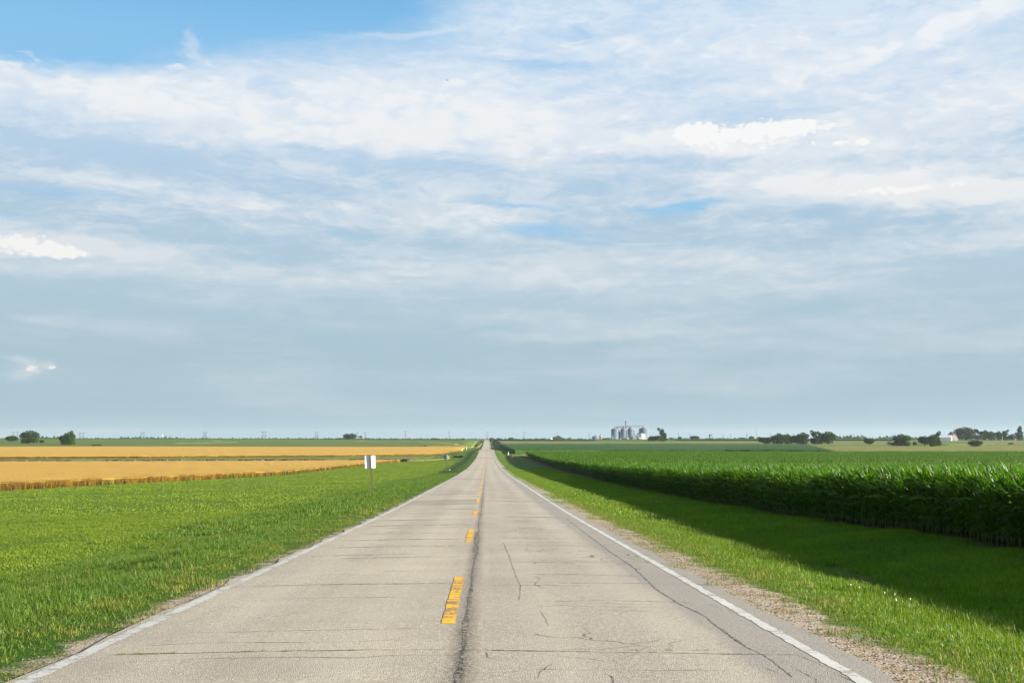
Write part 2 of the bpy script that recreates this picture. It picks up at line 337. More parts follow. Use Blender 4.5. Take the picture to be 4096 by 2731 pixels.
def road_mat(g):
    P = pos(g); x, y, z = g.sep(P)
    gr1 = g.noise(P, 26, 4, .75); gr2 = g.noise(g.vm('MULTIPLY', P, (1, .45, 1)), 9, 4, .7); sp = g.noise(P, 75, 2, .6); sp2 = g.voro(P, 95, out=1); sp3 = g.voro(P, 95)
    r_, _, _ = g.sep(sp2)
    c = g.mix(g.mr(r_, 0, 1), (.315, .262, .19), (.555, .475, .36))
    c = g.mix(g.mr(sp, .34, .5, .7, 0), c, (.13, .112, .09))
    c = g.mix(g.mr(gr1, .38, .54, .75, 0), c, (.13, .11, .085)); c = g.mix(g.mr(gr1, .54, .66, 0, .6), c, (.62, .55, .44)); c = g.mix(g.mr(gr2, .36, .64, .35, 0), c, (.24, .21, .165))
    # streaks left by tyres along the lanes
    t = g.noise(g.xyz(g.m('MULTIPLY', x, 1.5), g.m('MULTIPLY', y, .02), 0), 1, 4, .6)
    c = g.mix(g.mr(t, .35, .7, 0, .45), c, (.44, .38, .28))
    b = g.noise(P, .35, 4, .6); c = g.mix(g.mr(b, .45, .75, 0, .35), c, (.48, .42, .32)); b3 = g.noise(g.vm('ADD', P, (9, 4, 0)), .22, 6, .7); c = g.mix(g.mr(b3, .46, .66, 0, .5), c, (.25, .22, .18))
    for x0, s in ((-2.5, .38), (-.95, .34), (1.0, .36), (2.3, .36)):
        wk = g.m('EXPONENT', g.m('MULTIPLY', g.m('POWER', g.m('ABSOLUTE', g.m('SUBTRACT', x, x0)), 2), -1 / (s * s)))
        c = g.mix(g.m('MULTIPLY', wk, .16), c, (.58, .51, .40))
    # grey widening strip beyond the long right-hand crack, greyer right lane
    wv = g.m('MULTIPLY', g.m('SUBTRACT', g.noise(P, .8, 4, .6), .5), .35)
    c = g.mix(g.m('MULTIPLY', g.mr(g.m('ADD', x, wv), 2.62, 2.75), .62), c, g.mix(r_, (.14, .13, .115), (.30, .275, .24)))
    c = g.mix(g.mr(x, -.3, .8, 0, .22, True), c, (.22, .20, .18))
    # old transverse patches in the left lane
    for y0, y1, k in ((50.3, 57.2, .38), (115, 119.5, .42), (205, 211, .35), (420, 440, .3), (560, 640, .3)):
        mk = g.m('MULTIPLY', g.m('MULTIPLY', g.mr(y, y0, y0 + .15), g.mr(y, y1, y1 + .15, 1, 0)), g.mr(x, -.12, -.05, 1, 0) if y0 < 400 else 1.0)
        c = g.mix(g.m('MULTIPLY', mk, k), c, (.17, .155, .125))
    # fine map cracking in the right wheel path
    vd = g.voro(g.vm('ADD', P, g.vm('MULTIPLY', g.noise(P, 2, 4, out=1), (.5, .5, 0))), 1.1, 'DISTANCE_TO_EDGE')
    mk = g.m('MULTIPLY', g.mr(vd, .006, .018, 1, 0), g.mr(g.noise(P, .25, 3, .6), .50, .60))
    mk = g.m('MULTIPLY', mk, g.mr(x, .5, 1.2))
    c = g.mix(g.m('MULTIPLY', mk, .7), c, (.05, .045, .04))
    # dark ravelled joint by the dashes
    j = g.m('ABSOLUTE', g.m('SUBTRACT', x, g.m('MULTIPLY_ADD', g.noise(g.xyz(0, y, 0),   .35, 4, .6), .10, .09)))
    jm = g.m('MULTIPLY', g.mr(j, .02, .17, 1, 0), g.mr(g.noise(P, 22, 4, .75), .36, .54))
    jm = g.m('MULTIPLY', jm, g.mr(g.noise(g.xyz(3, y, 0), .12, 3, .6), .36, .5, .35, 1))
    c = g.mix(g.m('MULTIPLY', jm, g.mr(y, 30, 90, .9, .4)), c, (.07, .058, .045))
    bh = g.m('ADD', g.m('MULTIPLY', sp3, .8), sp)
    return pbr(g, c, .88, bh, .45, .012, spec=.25)
M['road'] = mat('bleached_asphalt', road_mat)
def paint(base, under, notch):
    def f(g):
        P = pos(g); x, y, z = g.sep(P); n = g.noise(P, 22, 5, .8); n2 = g.noise(P, 1.3, 4, .6)
        tr = g.noise(g.xyz(g.m('MULTIPLY', x, 2.5), g.m('MULTIPLY', y, 5.5), 0), 1, 4, .75)
        sc = g.m('ADD', g.m('MULTIPLY', n, .5), g.m('MULTIPLY', tr, .5))
        a = g.m('MULTIPLY', g.mr(g.m('ADD', sc, g.m('MULTIPLY', n2, .25)), notch, notch + .035), g.mr(y, 40, 90, .92, .3))
        c = g.mix(a, g.mix(n2, base, tuple(k * .85 for k in base)), under)
        return pbr(g, c, .7, n, .3, .008)
    return f
M['white_paint'] = mat('worn_white_paint', paint((.50, .48, .43), (.25, .215, .165), .645))
M['yellow_paint'] = mat('worn_yellow_paint', paint((.82, .42, .004), (.13, .11, .085), .63))
M['crack'] = mat('crack_shadow', lambda g: pbr(g, g.mix(g.mr(g.noise(pos(g), 14, 5, .8), .44, .60), (.028, .024, .02), (.26, .22, .165)), .95))
M['grass_tall'] = leafmat('verge_grass', (.046, .116, .006), (.080, .146, .006), (.14, .175, .022), .35, .5, .45)
M['grass_right'] = leafmat('sunny_verge_grass', (.070, .150, .003), (.110, .180, .004), (.19, .215, .022), .38, .5, .4)
M['grass_ditch'] = leafmat('shade_lifted_ditch_grass', (.060, .170, .004), (.135, .235, .006), (.18, .23, .012), .35, .6, .35, spec=.15)  # greener, brighter colour stands for skylight on grass in the corn's shade
M['grass_short'] = leafmat('mown_grass', (.088, .156, .004), (.135, .190, .006), (.16, .195, .018), .35, .6, .22)
M['grass_dry'] = leafmat('dry_shoulder_grass', (.10, .15, .008), (.15, .17, .012), (.27, .19, .07), .3, .6, .8)
M['corn_leaf'] = leafmat('corn_leaf', (.032, .092, .003), (.052, .116, .004), (.085, .148, .006), .42, .46, .3, spec=.35)
M['corn_stalk'] = leafmat('corn_stalk', (.10, .15, .03), (.13, .17, .035), (.17, .18, .05), .1, .5, .5)
M['leaf_tree'] = leafmat('tree_leaves', (.018, .044, .005), (.028, .062, .005), (.042, .080, .008), .25, .8, .08, spec=.05)
M['leaf_tree_olive'] = leafmat('olive_tree_leaves', (.034, .06, .010), (.046, .078, .010), (.06, .095, .014), .25, .8, .08, spec=.05)
M['bark'] = plain('bark', (.09, .07, .05), .95)
M['wheat_blade'] = leafmat('ripe_wheat_stems', (.055, .032, .003), (.095, .056, .005), (.17, .11, .016), .15, .7, .5)  # stem colours darkened to stand for self-shadow at the wheat edge
def field(ca, cb, cc, sx=.3, sy=.05, fs=3.0, bump=.4, bd=.25):
    def f(g):
        P = pos(g)
        st = g.noise(g.vm('MULTIPLY', P, (sx, sy, .1)), 1, 5, .6); fi = g.noise(P, fs, 5, .75); lg = g.noise(P, .012, 3, .5)
        mid = g.noise(g.vm('MULTIPLY', P, (.04, .25, .1)), 1, 4, .6)
        c = g.mix(g.mr(st, .35, .65), ca, cb); c = g.mix(g.mr(lg, .4, .6, 0, .6), c, cc)
        c = g.mix(g.mr(mid, .5, .7, 0, .45), c, tuple(k * .72 for k in ca))
        c = g.mix(g.mr(fi, .3, .7, .42, 0), c, tuple(k * .55 for k in ca))
        return pbr(g, c, .85, fi, bump, bd, spec=.15)
    return f
M['wheat'] = mat('ripe_wheat_canopy', field((.46, .27, .042), (.53, .32, .058), (.49, .29, .048), .02, .25))
def wheat_edge(g):
    P = pos(g); x, y, z = g.sep(P)
    a = g.noise(g.vm('MULTIPLY', P, (5, 5, .5)), 1, 5, .7); b = g.noise(g.vm('MULTIPLY', P, (.45, .45, .1)), 1, 3, .6)
    c = g.mix(g.mr(a, .42, .58), (.045, .023, .002), (.125, .068, .006)); c = g.mix(g.mr(b, .58, .70, 0, .8), c, (.12, .16, .02))  # dark streaks paint in the self-shadow between standing stems
    return pbr(g, c, .9, a, .7, .1, spec=.1)
M['wheat_edge'] = mat('standing_wheat_edge', wheat_edge)
M['soy'] = mat('bean_rows', field((.074, .122, .014), (.092, .138, .016), (.115, .148, .022), .02, .2))
M['corn_far'] = mat('distant_corn_canopy', field((.022, .072, .007), (.032, .088, .007), (.040, .096, .008), .25, .06))
M['corn_under'] = mat('corn_canopy', field((.040, .09, .004), (.052, .105, .005), (.058, .11, .006), .9, .05, 2.5))
M['tan_field'] = mat('thin_hay_field', field((.13, .15, .035), (.18, .17, .05), (.12, .155, .033), .01, .1))
M['gold_grass'] = mat('golden_pasture', field((.15, .17, .026), (.21, .19, .036), (.11, .15, .02), .02, .09))
M['waterway'] = mat('dry_waterway_grass', field((.23, .185, .045), (.29, .21, .055), (.19, .175, .036), .02, .1))
M['soil'] = mat('ditch_soil', lambda g: pbr(g, g.mix(g.mr(g.noise(pos(g), .6, 4, .7), .4, .6), (.03, .018, .010), (.12, .085, .045)), .95))
def steel(g, c=(.28, .34, .39), rough=.36, metal=.6, rib=9.0):
    P = g.n('ShaderNodeTexCoord').outputs['Object']; x, y, z = g.sep(P)
    n = g.noise(g.vm('MULTIPLY', P, (1.5, 1.5, .15)), 1, 4, .6)
    ring = g.mr(g.m('FRACT', g.m('MULTIPLY', z, .9)), .9, 1.0, 0, .5)
    cc = g.mix(g.mr(n, .3, .7), tuple(k * .8 for k in c), c); cc = g.mix(ring, cc, tuple(k * .5 for k in c))
    return pbr(g, cc, rough, g.m('SINE', g.m('MULTIPLY', z, rib)), .25, .05, metal)
M['steel'] = mat('galvanised_steel', steel)
M['steel_roof'] = mat('galvanised_roof', steel, c=(.30, .33, .36), rough=.45, metal=.5)
M['white_steel'] = mat('white_painted_steel', steel, c=(.72, .72, .70), rough=.5, metal=.0)
M['dark_steel'] = plain('dark_steel', (.14, .15, .17), .6, .4)
M['pylon'] = plain('pylon_steel', (.10, .12, .14), .8, 0)
M['rust'] = plain('rusty_brown_staves', (.30, .17, .11), .85, 0, .5, .8)
M['concrete'] = plain('pale_concrete', (.45, .42, .37), .9)
M['white_board'] = plain('white_boards', (.72, .71, .69), .8, 0, .15, 1.2)
M['grey_board'] = plain('weathered_boards', (.24, .21, .19), .9, 0, .35, 1.5)
M['red_roof'] = plain('dull_red_roof', (.24, .12, .10), .85, 0, .3)
M['glass'] = plain('dark_window', (.04, .05, .06), .2)
def post_mat(g):
    P = g.n('ShaderNodeTexCoord').outputs['Object']; a = g.noise(g.vm('MULTIPLY', P, (60, 60, 2.5)), 1, 5, .7)
    return pbr(g, g.mix(g.mr(a, .35, .65), (.06, .05, .022), (.14, .12, .065)), .9, a, .6, .01)
M['post'] = mat('weathered_post_wood', post_mat)
def signback(base):
    def f(g):
        P = g.n('ShaderNodeTexCoord').outputs['Object']; a = g.noise(g.vm('MULTIPLY', P, (9, 9, 1.6)), 1, 5, .6); b = g.noise(g.vm('MULTIPLY', P, (28, 28, 3)), 1, 3, .7)
        c = g.mix(g.mr(a, .45, .75, 0, .5), base, tuple(k * .8 for k in base)); c = g.mix(g.mr(b, .66, .72, 0, .7), c, (.22, .21, .19))
        return pbr(g, c, .55)
    return f
M['sign_white'] = mat('sign_back_bleached', signback((.86, .86, .84)))
M['sign_grey'] = mat('sign_back_aluminium', signback((.26, .31, .35)))
M['white_plastic'] = plain('white_marker', (.8, .8, .78), .5, 0, .08)
M['orange'] = plain('orange_sign_face', (.85, .25, .04), .6, 0, .1)
M['feather'] = plain('dark_feathers', (.05, .05, .06), .8)
M['flower'] = plain('white_clover', (.75, .72, .66), .8)

# ------------------------------------------------------------------ ground and road
def build_ground():
    ys = np.concatenate([np.arange(-40, 130, 1.5), np.arange(130, 700, 6), np.arange(700, 2000, 25), np.arange(2000, 9001, 250)])
    xr = np.concatenate([np.arange(3.7, 15, .35), np.arange(15, 60, 2.5), np.geomspace(62, 6000, 46)])
    xs = np.concatenate([-xr[::-1], [-3.4, 0, 3.4], xr])
    X, Y = np.meshgrid(xs, ys); Z = h(X, Y)
    o = link('ground', grid_mesh('ground', X, Y, Z), M['ground']); tag(o, 'grassy verges, ditches and farmland on both sides of the road', kind='structure')
build_ground()
ROADX = (-3.54, 3.74)
def build_road():
    ys = np.concatenate([np.arange(-40, 160, 1.0), np.arange(160, 1580, 4)])
    xs = np.linspace(-1, 1, 9); L = np.zeros((len(ys), 9)); 
    jl = .05 * np.sin(ys * 1.3) + .04 * np.sin(ys * 3.1) + rng.normal(0, .012, len(ys)); jr = .05 * np.sin(ys * 1.1 + 1) + .04 * np.sin(ys * 2.7) + rng.normal(0, .012, len(ys))
    X = np.zeros((len(ys), 11)); Z = np.zeros_like(X)
    for i in range(len(ys)):
        a, b = ROADX[0] + jl[i], ROADX[1] + jr[i]
        xx = np.concatenate([[a - .02], np.linspace(a, b, 9), [b + .02]]); X[i] = xx
        zz = road_z(ys[i]) + .05 * (1 - (xx / 3.6) ** 2) - .05; zz[0] -= .12; zz[-1] -= .12; Z[i] = zz
    Y = np.repeat(ys[:, None], 11, 1)
    me = grid_mesh('road', X, Y, Z, False)
    return tag(link('road', me, M['road']), 'pale cracked two lane asphalt road running straight to the horizon', kind='structure')
def rz(x, y): return road_z(y) + .05 * (1 - (np.asarray(x) / 3.6) ** 2) - .05
road = build_road()
def strip(name, x0, x1, ys, m, lift, jit=0.0, parent=road):
    n = len(ys); a = x0 + rng.normal(0, jit, n); b = x1 + rng.normal(0, jit, n); mid = (x0 + x1) / 2 + np.zeros(n)
    X = np.stack([a, mid, b], 1); Y = np.repeat(np.asarray(ys)[:, None], 3, 1)
    return link(name, grid_mesh(name, X, Y, rz(X, Y) + lift), m, parent)
ysl = np.concatenate([np.arange(-20, 60, .12), np.arange(60, 200, .6), np.arange(200, 1560, 4)])
strip('edge_line', -3.46, -3.32, ysl, M['white_paint'], .0022, .009)
strip('edge_line', 3.35, 3.48, ysl, M['white_paint'], .0022, .009)
for k in range(0, 100):
    y0 = 12.5 + 13.5 * k; n = 36 if k < 6 else 4
    if y0 > 1350: break
    strip('centre_dash', -.13, .02, np.linspace(y0, y0 + 5.25, n), M['yellow_paint'], .0028, .005 if k < 8 else 0)
# the dash that ends just behind the bottom of the frame
def ribbons(name, lines, lift, m):
    V = []; Fc = []
    for pts, w in lines:
        pts = np.array(pts, float); seg = np.hypot(*(pts[1:] - pts[:-1]).T); s = np.concatenate([[0], np.cumsum(seg)])
        st = .05 if pts[:, 1].mean() < 35 else .15
        n = max(4, int(s[-1] / st)); t = np.linspace(0, s[-1], n)
        x = np.interp(t, s, pts[:, 0]); y = np.interp(t, s, pts[:, 1])
        k9 = np.exp(-.5 * (np.arange(-6, 7) / 2.4) ** 2); k9 /= k9.sum(); amp = min(.014, .008 + w * .2)
        jx = np.convolve(rng.normal(0, 1, n + 12), k9, 'valid') * amp + rng.normal(0, .004, n); jy = np.convolve(rng.normal(0, 1, n + 12), k9, 'valid') * amp + rng.normal(0, .003, n)
        dx = np.gradient(x); dy = np.gradient(y); L = np.hypot(dx, dy) + 1e-9
        x = x + jx; y = y + jy
        ww = .72 * w * np.clip(.35 + 1.0 * np.abs(np.convolve(rng.normal(0, 1, n + 8), np.ones(9) / 3, 'valid')), .15, 2.2)
        ww *= np.clip(np.minimum(t, s[-1] - t) / .3, 0, 1)
        nx, ny = -dy / L, dx / L; b = len(V)
        for i in range(n):
            for sg in (-1, 1):
                X, Y = x[i] + sg * nx[i] * ww[i] / 2, y[i] + sg * ny[i] * ww[i] / 2; V.append((X, Y, float(rz(X, Y)) + lift))
        for i in range(n - 1): Fc.append((b + 2 * i, b + 2 * i + 1, b + 2 * i + 3, b + 2 * i + 2))
    me = bpy.data.meshes.new(name); me.from_pydata(V, [], Fc); me.update()
    return link(name, me, m, road)
def disp(pts):     # points read off the photo, carried onto the road surface
    return [hit(a * 4096 / 2352, b * 4096 / 2352, rz) for a, b in pts]
CR = []
for y, a, b, w in [(10.75, -3.2, .15, .026), (10.65, .15, 3.3, .014), (16.8, -3.2, 0, .012), (18.9, -1.5, -.2, .008), (21.7, -2.5, .1, .010), (22.4, -3.2, -1, .014), (24.7, -3.0, .1, .022), (27.1, -3.2, -.1, .020),
                   (33.6, -3.2, 0, .014), (37, -3.3, 0, .024), (45.6, -2.6, 0, .016), (54.5, .1, 3.3, .02), (53.8, -3.2, -.8, .03), (66, -3.0, -.2, .03), (73, -3.1, -.6, .025), (80, -2.6, -.2, .03), (92, -3, -.3, .03), (104, -2.8, -.2, .03), (128, -3, -.4, .04), (150, -2, 3, .04),
                   (14.6, .9, 3.0, .008), (16.9, .8, 3.2, .009), (18.2, 1.0, 2.9, .007), (21, 1.2, 3.2, .007), (26, .8, 3.0, .008), (31, .7, 2.6, .008), (39, .9, 3.1, .010), (205, -3.3, 0, .15), (213, -3.3, 3.3, .15), (290, -3.3, 3.3, .2), (13.7, 1.3, 2.4, .007)]:
    n = max(3, int((b - a) / .6)); xs = np.linspace(a, b, n); w = max(w, min(.26, .010 + .00015 * y * y) * (1.0 if w > .011 else .5))
    CR.append(([(x, y + rng.normal(0, .05)) for x in xs], w))
CR.append((disp([(1830, 1562), (1760, 1510), (1716, 1487), (1665, 1452), (1612, 1412), (1560, 1386), (1510, 1355), (1452, 1300), (1405, 1270), (1370, 1243), (1300, 1190)]), .026))
CR.append((disp([(1155, 1243), (1163, 1262), (1172, 1283), (1178, 1303), (1186, 1325), (1196, 1345), (1192, 1380)]), .009))
CR.append((disp([(1196, 1345), (1236, 1340), (1300, 1345)]), .010))
CR.append((disp([(1228, 1322), (1240, 1330), (1228, 1342), (1250, 1352), (1330, 1352)]), .012))
CR.append((disp([(1240, 1400), (1252, 1420), (1262, 1440)]), .009))
CR.append((disp([(1275, 1520), (1255, 1532), (1240, 1545), (1232, 1560)]), .012))
CR.append((disp([(1232, 1380), (1300, 1384), (1450, 1386), (1560, 1390)]), .009))
for k in range(60):
    x0 = 2.8 + rng.uniform(0, .55); y0 = rng.uniform(8, 45); a = rng.normal(0, .5)
    CR.append(([(x0, y0), (x0 + .12 * math.sin(a), y0 + .35), (x0 + .2 * math.sin(a * 2), y0 + .8)], .008))
for k in range(10):
    x0 = rng.uniform(.8, 1.7); y0 = rng.uniform(10, 60); a = rng.uniform(-1, 1)
    CR.append(([(x0, y0), (x0 + .3 * a, y0 + .2), (x0 + .5 * a, y0 + .5)], .010))
yy = np.arange(9, 110, 2.0)
CR.append(([(.15 + .02 * math.sin(v * .3) + rng.normal(0, .012), v) for v in yy], .020))
CR.append(([(.12 + .002 * v + rng.normal(0, .008), v) for v in np.arange(7, 19, 1.0)], .045))
CR.append(([(.11 + rng.normal(0, .008), v) for v in np.arange(23, 31, 1.0)], .05))

for k in range(70):
    y0 = 7 + 75 * rng.uniform() ** 1.3; a = rng.choice([-3.2, .3]) + rng.uniform(0, .8); b = a + rng.uniform(1.0, 3.0)
    CR.append(([(v, y0 + rng.normal(0, .04)) for v in np.arange(a, min(b, 3.3 if a > 0 else 0), .35)] + [(min(b, 3.3 if a > 0 else 0) + .01, y0)], .006 + min(.12, .00006 * y0 * y0)))
for k in range(20):
    x0 = 1.0 + rng.normal(0, .35); y0 = 7 + 50 * rng.uniform(); p = [(x0, y0)]
    for q in range(rng.integers(2, 6)): p.append((p[-1][0] + rng.normal(0, .10), p[-1][1] + rng.uniform(.1, .4)))
    CR.append((p, .010))
ribbons('crack', CR, .0016, M['crack'])

# ------------------------------------------------------------------ blades, clumps and scatter
def blades(n, ext, hgt, wid, lean=.35, seed=1, shape='sq'):
    r = np.random.default_rng(seed)
    bx = r.uniform(-ext / 2, ext / 2, n); by = r.uniform(-ext / 2, ext / 2, n)
    H = hgt * r.uniform(.5, 1.25, n); Wd = wid * r.uniform(.6, 1.3, n); a = r.uniform(0, 2 * np.pi, n); f = a + r.normal(0, .8, n)
    ln = H * np.abs(r.normal(0, lean, n)) + H * .08
    ux, uy = np.cos(a), np.sin(a); vx, vy = -np.sin(f), np.cos(f)
    o = np.zeros(n)
    def p(t, s, k): return np.stack([bx + ux * ln * k + vx * Wd * s, by + uy * ln * k + vy * Wd * s, H * t], -1)
    V = np.stack([p(-.08, -.5, 0), p(-.08, .5, 0), p(.55, .42, .35), p(.55, -.42, .35), p(1 - .25 * np.clip(ln / H, 0, 1.5), 0, 1.25)], 1).reshape(-1, 3)
    b = (np.arange(n) * 5)[:, None]
    lo = np.concatenate([b + [[0, 1, 2, 3]], b + [[3, 2, 4]]], 1).ravel()
    return V, lo, np.tile([4, 3], n), np.repeat(r.uniform(0, 1, n), 5)
LIB = bpy.data.collections      # prototype meshes live in collections that are not linked to the scene
def proto(cname, meshes, m):
    c = bpy.data.collections.new(cname)
    for i, me in enumerate(meshes):
        if m is not None: me.materials.append(m)
        o = bpy.data.objects.new('%s_%02d' % (cname, i), me); c.objects.link(o)
    return c
def blade_protos(cname, n, ext, hgt, wid, m, lean=.35, k=4):
    return proto(cname, [npmesh(cname, *[q for q in blades(n, ext, hgt, wid, lean, 50 + i)][:3], attr={'rnd': blades(n, ext, hgt, wid, lean, 50 + i)[3]}) for i in range(k)], m)
def scatter(name, P, coll, scale, rotz=None, tilt=None, seed=0, parent=None, zs=None):
    P = np.asarray(P, float); n = len(P); r = np.random.default_rng(seed)
    me = bpy.data.meshes.new(name); me.vertices.add(n); me.vertices.foreach_set('co', P.astype(np.float32).ravel())
    rot = np.zeros((n, 3)); rot[:, 2] = r.uniform(0, 2 * np.pi, n) if rotz is None else rotz
    if tilt is not None: rot[:, :2] = tilt
    a = me.attributes.new('rot', 'FLOAT_VECTOR', 'POINT'); a.data.foreach_set('vector', rot.astype(np.float32).ravel())
    sc = np.ones((n, 3)) * np.asarray(scale).reshape(-1, 1)
    if zs is not None: sc[:, 2] = zs
    a = me.attributes.new('scl', 'FLOAT_VECTOR', 'POINT'); a.data.foreach_set('vector', sc.astype(np.float32).ravel())
    a = me.attributes.new('idx', 'INT', 'POINT'); a.data.foreach_set('value', r.integers(0, len(coll.objects), n).astype(np.int32))
    o = link(name, me, None, parent)
    ng = bpy.data.node_groups.new(name, 'GeometryNodeTree')
    ng.interface.new_socket('Geometry', in_out='INPUT', socket_type='NodeSocketGeometry'); ng.interface.new_socket('Geometry', in_out='OUTPUT', socket_type='NodeSocketGeometry')
    gi = ng.nodes.new('NodeGroupInput'); go = ng.nodes.new('NodeGroupOutput'); ip = ng.nodes.new('GeometryNodeInstanceOnPoints')
    ci = ng.nodes.new('GeometryNodeCollectionInfo'); ci.inputs['Collection'].default_value = coll; ci.inputs['Separate Children'].default_value = True; ci.inputs['Reset Children'].default_value = True
    def na(nm, t):
        q = ng.nodes.new('GeometryNodeInputNamedAttribute'); q.data_type = t; q.inputs['Name'].default_value = nm
        return [s for s in q.outputs if s.enabled and s.name == 'Attribute'][0]
    L = ng.links.new
    L(gi.outputs[0], ip.inputs['Points']); L(ci.outputs[0], ip.inputs['Instance']); ip.inputs['Pick Instance'].default_value = True
    L(na('idx', 'INT'), ip.inputs['Instance Index']); L(na('scl', 'FLOAT_VECTOR'), ip.inputs['Scale'])
    er = ng.nodes.new('FunctionNodeEulerToRotation'); L(na('rot', 'FLOAT_VECTOR'), er.inputs[0]); L(er.outputs[0], ip.inputs['Rotation'])
    L(ip.outputs[0], go.inputs[0])
    md = o.modifiers.new('scatter', 'NODES'); md.node_group = ng
    return o
def area_points(cell, x0, x1, y0, y1, margin=3, edge=None, keep=1.0, seed=0):
    r = np.random.default_rng(seed)
    xs = np.arange(x0, x1, cell); ys = np.arange(y0, y1, cell); X, Y = np.meshgrid(xs, ys); X = X.ravel(); Y = Y.ravel()
    X = X + r.uniform(-.5, .5, len(X)) * cell; Y = Y + r.uniform(-.5, .5, len(Y)) * cell
    vis = ((X - CX) > -(.445 * Y + margin)) & ((X - CX) < .49 * Y + margin) & (r.uniform(0, 1, len(X)) < keep)
    X, Y = X[vis], Y[vis]
    return X, Y
def lumps(x, y, s, ph=0):
    return .5 + .25 * (np.sin(x * s * 1.3 + ph + 1.7 * np.sin(y * s * .7)) + np.sin(y * s * 1.1 - ph + 1.3 * np.sin(x * s * .9 + 2)))
EXPORT_GRASS = True
def grass():
    # tall blades on both verges, near
    near = blade_protos('tall_grass_clump', 190, .62, .115, .0068, M['grass_tall'], .40, 5)
    nearr = blade_protos('sunny_grass_clump', 190, .62, .12, .0072, M['grass_right'], .40, 5)
    midl = blade_protos('tall_grass_patch', 240, 1.7, .19, .022, M['grass_tall'], .40, 4)
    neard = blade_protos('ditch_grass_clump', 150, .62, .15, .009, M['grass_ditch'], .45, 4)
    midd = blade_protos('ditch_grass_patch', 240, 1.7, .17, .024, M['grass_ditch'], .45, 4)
    midr = blade_protos('sunny_grass_patch', 240, 1.7, .17, .022, M['grass_right'], .40, 4)
    mow = blade_protos('mown_grass_patch', 420, 1.3, .055, .016, M['grass_short'], 1.0, 4)
    mowf = blade_protos('mown_grass_far_patch', 380, 4.2, .07, .05, M['grass_short'], 1.0, 4)
    dry = blade_protos('shoulder_tuft', 40, .26, .085, .006, M['grass_dry'], .6, 5)
    def put(name, coll, cell, box, fn, sc, label, seed, extra=None):
        X, Y = area_points(cell, *box, seed=seed)
        if extra is not None: k = extra(X, Y, np.random.default_rng(seed + 1)); X, Y = X[k], Y[k]
        Z = h(X, Y); r = np.random.default_rng(seed + 2)
        dzx = (h(X + .3, Y) - h(X - .3, Y)) / .6; dzy = (h(X, Y + .3) - h(X, Y - .3)) / .6
        rz_ = r.uniform(0, 2 * np.pi, len(X))
        # tilt with the slope, expressed after the turn about z
        s_ = sc(X, Y) * r.uniform(.8, 1.2, len(X))
        o = scatter(name, np.stack([X, Y, Z - .004], 1), coll, 1.0 + 0 * X, rz_, None, seed, zs=s_)
        tag(o, label, 'grass', kind='stuff'); return o
    el = lambda X, Y: 3.72 + .3 * lumps(X, Y, 1.7) + .25 * lumps(X * 0, Y, 3.1, 1)
    er = lambda X, Y: 4.0 + .45 * lumps(X * 0, Y, 1.3) + .35 * lumps(X * 0, Y, 3.3, 2)
    put('verge_grass', near, .40, (-11, -3.6, 6, 42), None, lambda X, Y: .45 + .75 * ss((-X - 4.2) / 1.6) * (1 - .45 * ss((-X - 8.5) / 2)) + .25 * (lumps(X, Y, .9) - .5), 'tall dark green grass on the left road verge nearest the camera', 1, lambda X, Y, r: -X > el(X, Y))
    put('verge_grass', midl, 1.0, (-11.5, -3.6, 42, 170), None, lambda X, Y: .55 + .6 * ss((-X - 4.2) / 1.6) * (1 - .45 * ss((-X - 8.5) / 2)) + .3 * (lumps(X, Y, .5) - .5), 'tall green grass on the left road verge farther down the road', 2, lambda X, Y, r: -X > el(X, Y) + .3)
    DX = lambda X, Y: 8.1 + .5 * (lumps(X, Y, .7) - .5)
    put('roadside_grass', nearr, .40, (4.2, 14.2, 6, 42), None, lambda X, Y: .40 + .65 * ss((X - 4.9) / 1.6) - .25 * ss((X - 9) / 2) + .3 * (lumps(X, Y, .9) - .5), 'bright sunlit grass on the right verge nearest the camera', 3, lambda X, Y, r: (X > er(X, Y)) & ~((np.abs(X - 8.6) < .45) & (lumps(X, Y, .8, 4) > .62)) & (X < DX(X, Y)))
    put('roadside_grass', midr, 1.0, (4.2, 15, 42, 240), None, lambda X, Y: .45 + .6 * ss((X - 4.9) / 1.6) - .3 * ss((X - 9) / 2) + .35 * (lumps(X, Y, .5) - .5), 'sunlit green grass on the right verge farther down the road', 4, lambda X, Y, r: (X > er(X, Y) - .1) & (X < DX(X, Y)))
    put('ditch_grass', neard, .40, (4.2, 14.2, 6, 42), None, lambda X, Y: .40 + .65 * ss((X - 4.9) / 1.6) - .25 * ss((X - 9) / 2) + .3 * (lumps(X, Y, .9) - .5), 'grass tinted brighter green for its shade in the right ditch nearest the camera, shaded by the corn', 13, lambda X, Y, r: (X >= DX(X, Y)) & ~((np.abs(X - 8.6) < .45) & (lumps(X, Y, .8, 4) > .62)) & (X < 13.2 + .8 * lumps(X, Y, 1.1)))
    put('ditch_grass', midd, 1.0, (4.2, 15, 42, 240), None, lambda X, Y: .45 + .6 * ss((X - 4.9) / 1.6) - .3 * ss((X - 9) / 2) + .35 * (lumps(X, Y, .5) - .5), 'grass tinted brighter green for its shade in the right ditch farther down the road', 14, lambda X, Y, r: (X >= DX(X, Y)) & (X < 13.3))
    put('mown_grass', mow, .85, (-46, -9.3, 17, 66), None, lambda X, Y: .75 + .7 * lumps(X, Y, .35), 'short pale green mown grass left of the verge', 5)
    put('mown_grass', mowf, 3.0, (-170, -9.5, 64, 420), None, lambda X, Y: .7 + .9 * lumps(X, Y, .2), 'short green grass between the verge and the wheat', 6, lambda X, Y, r: (-X - 9) < 42)
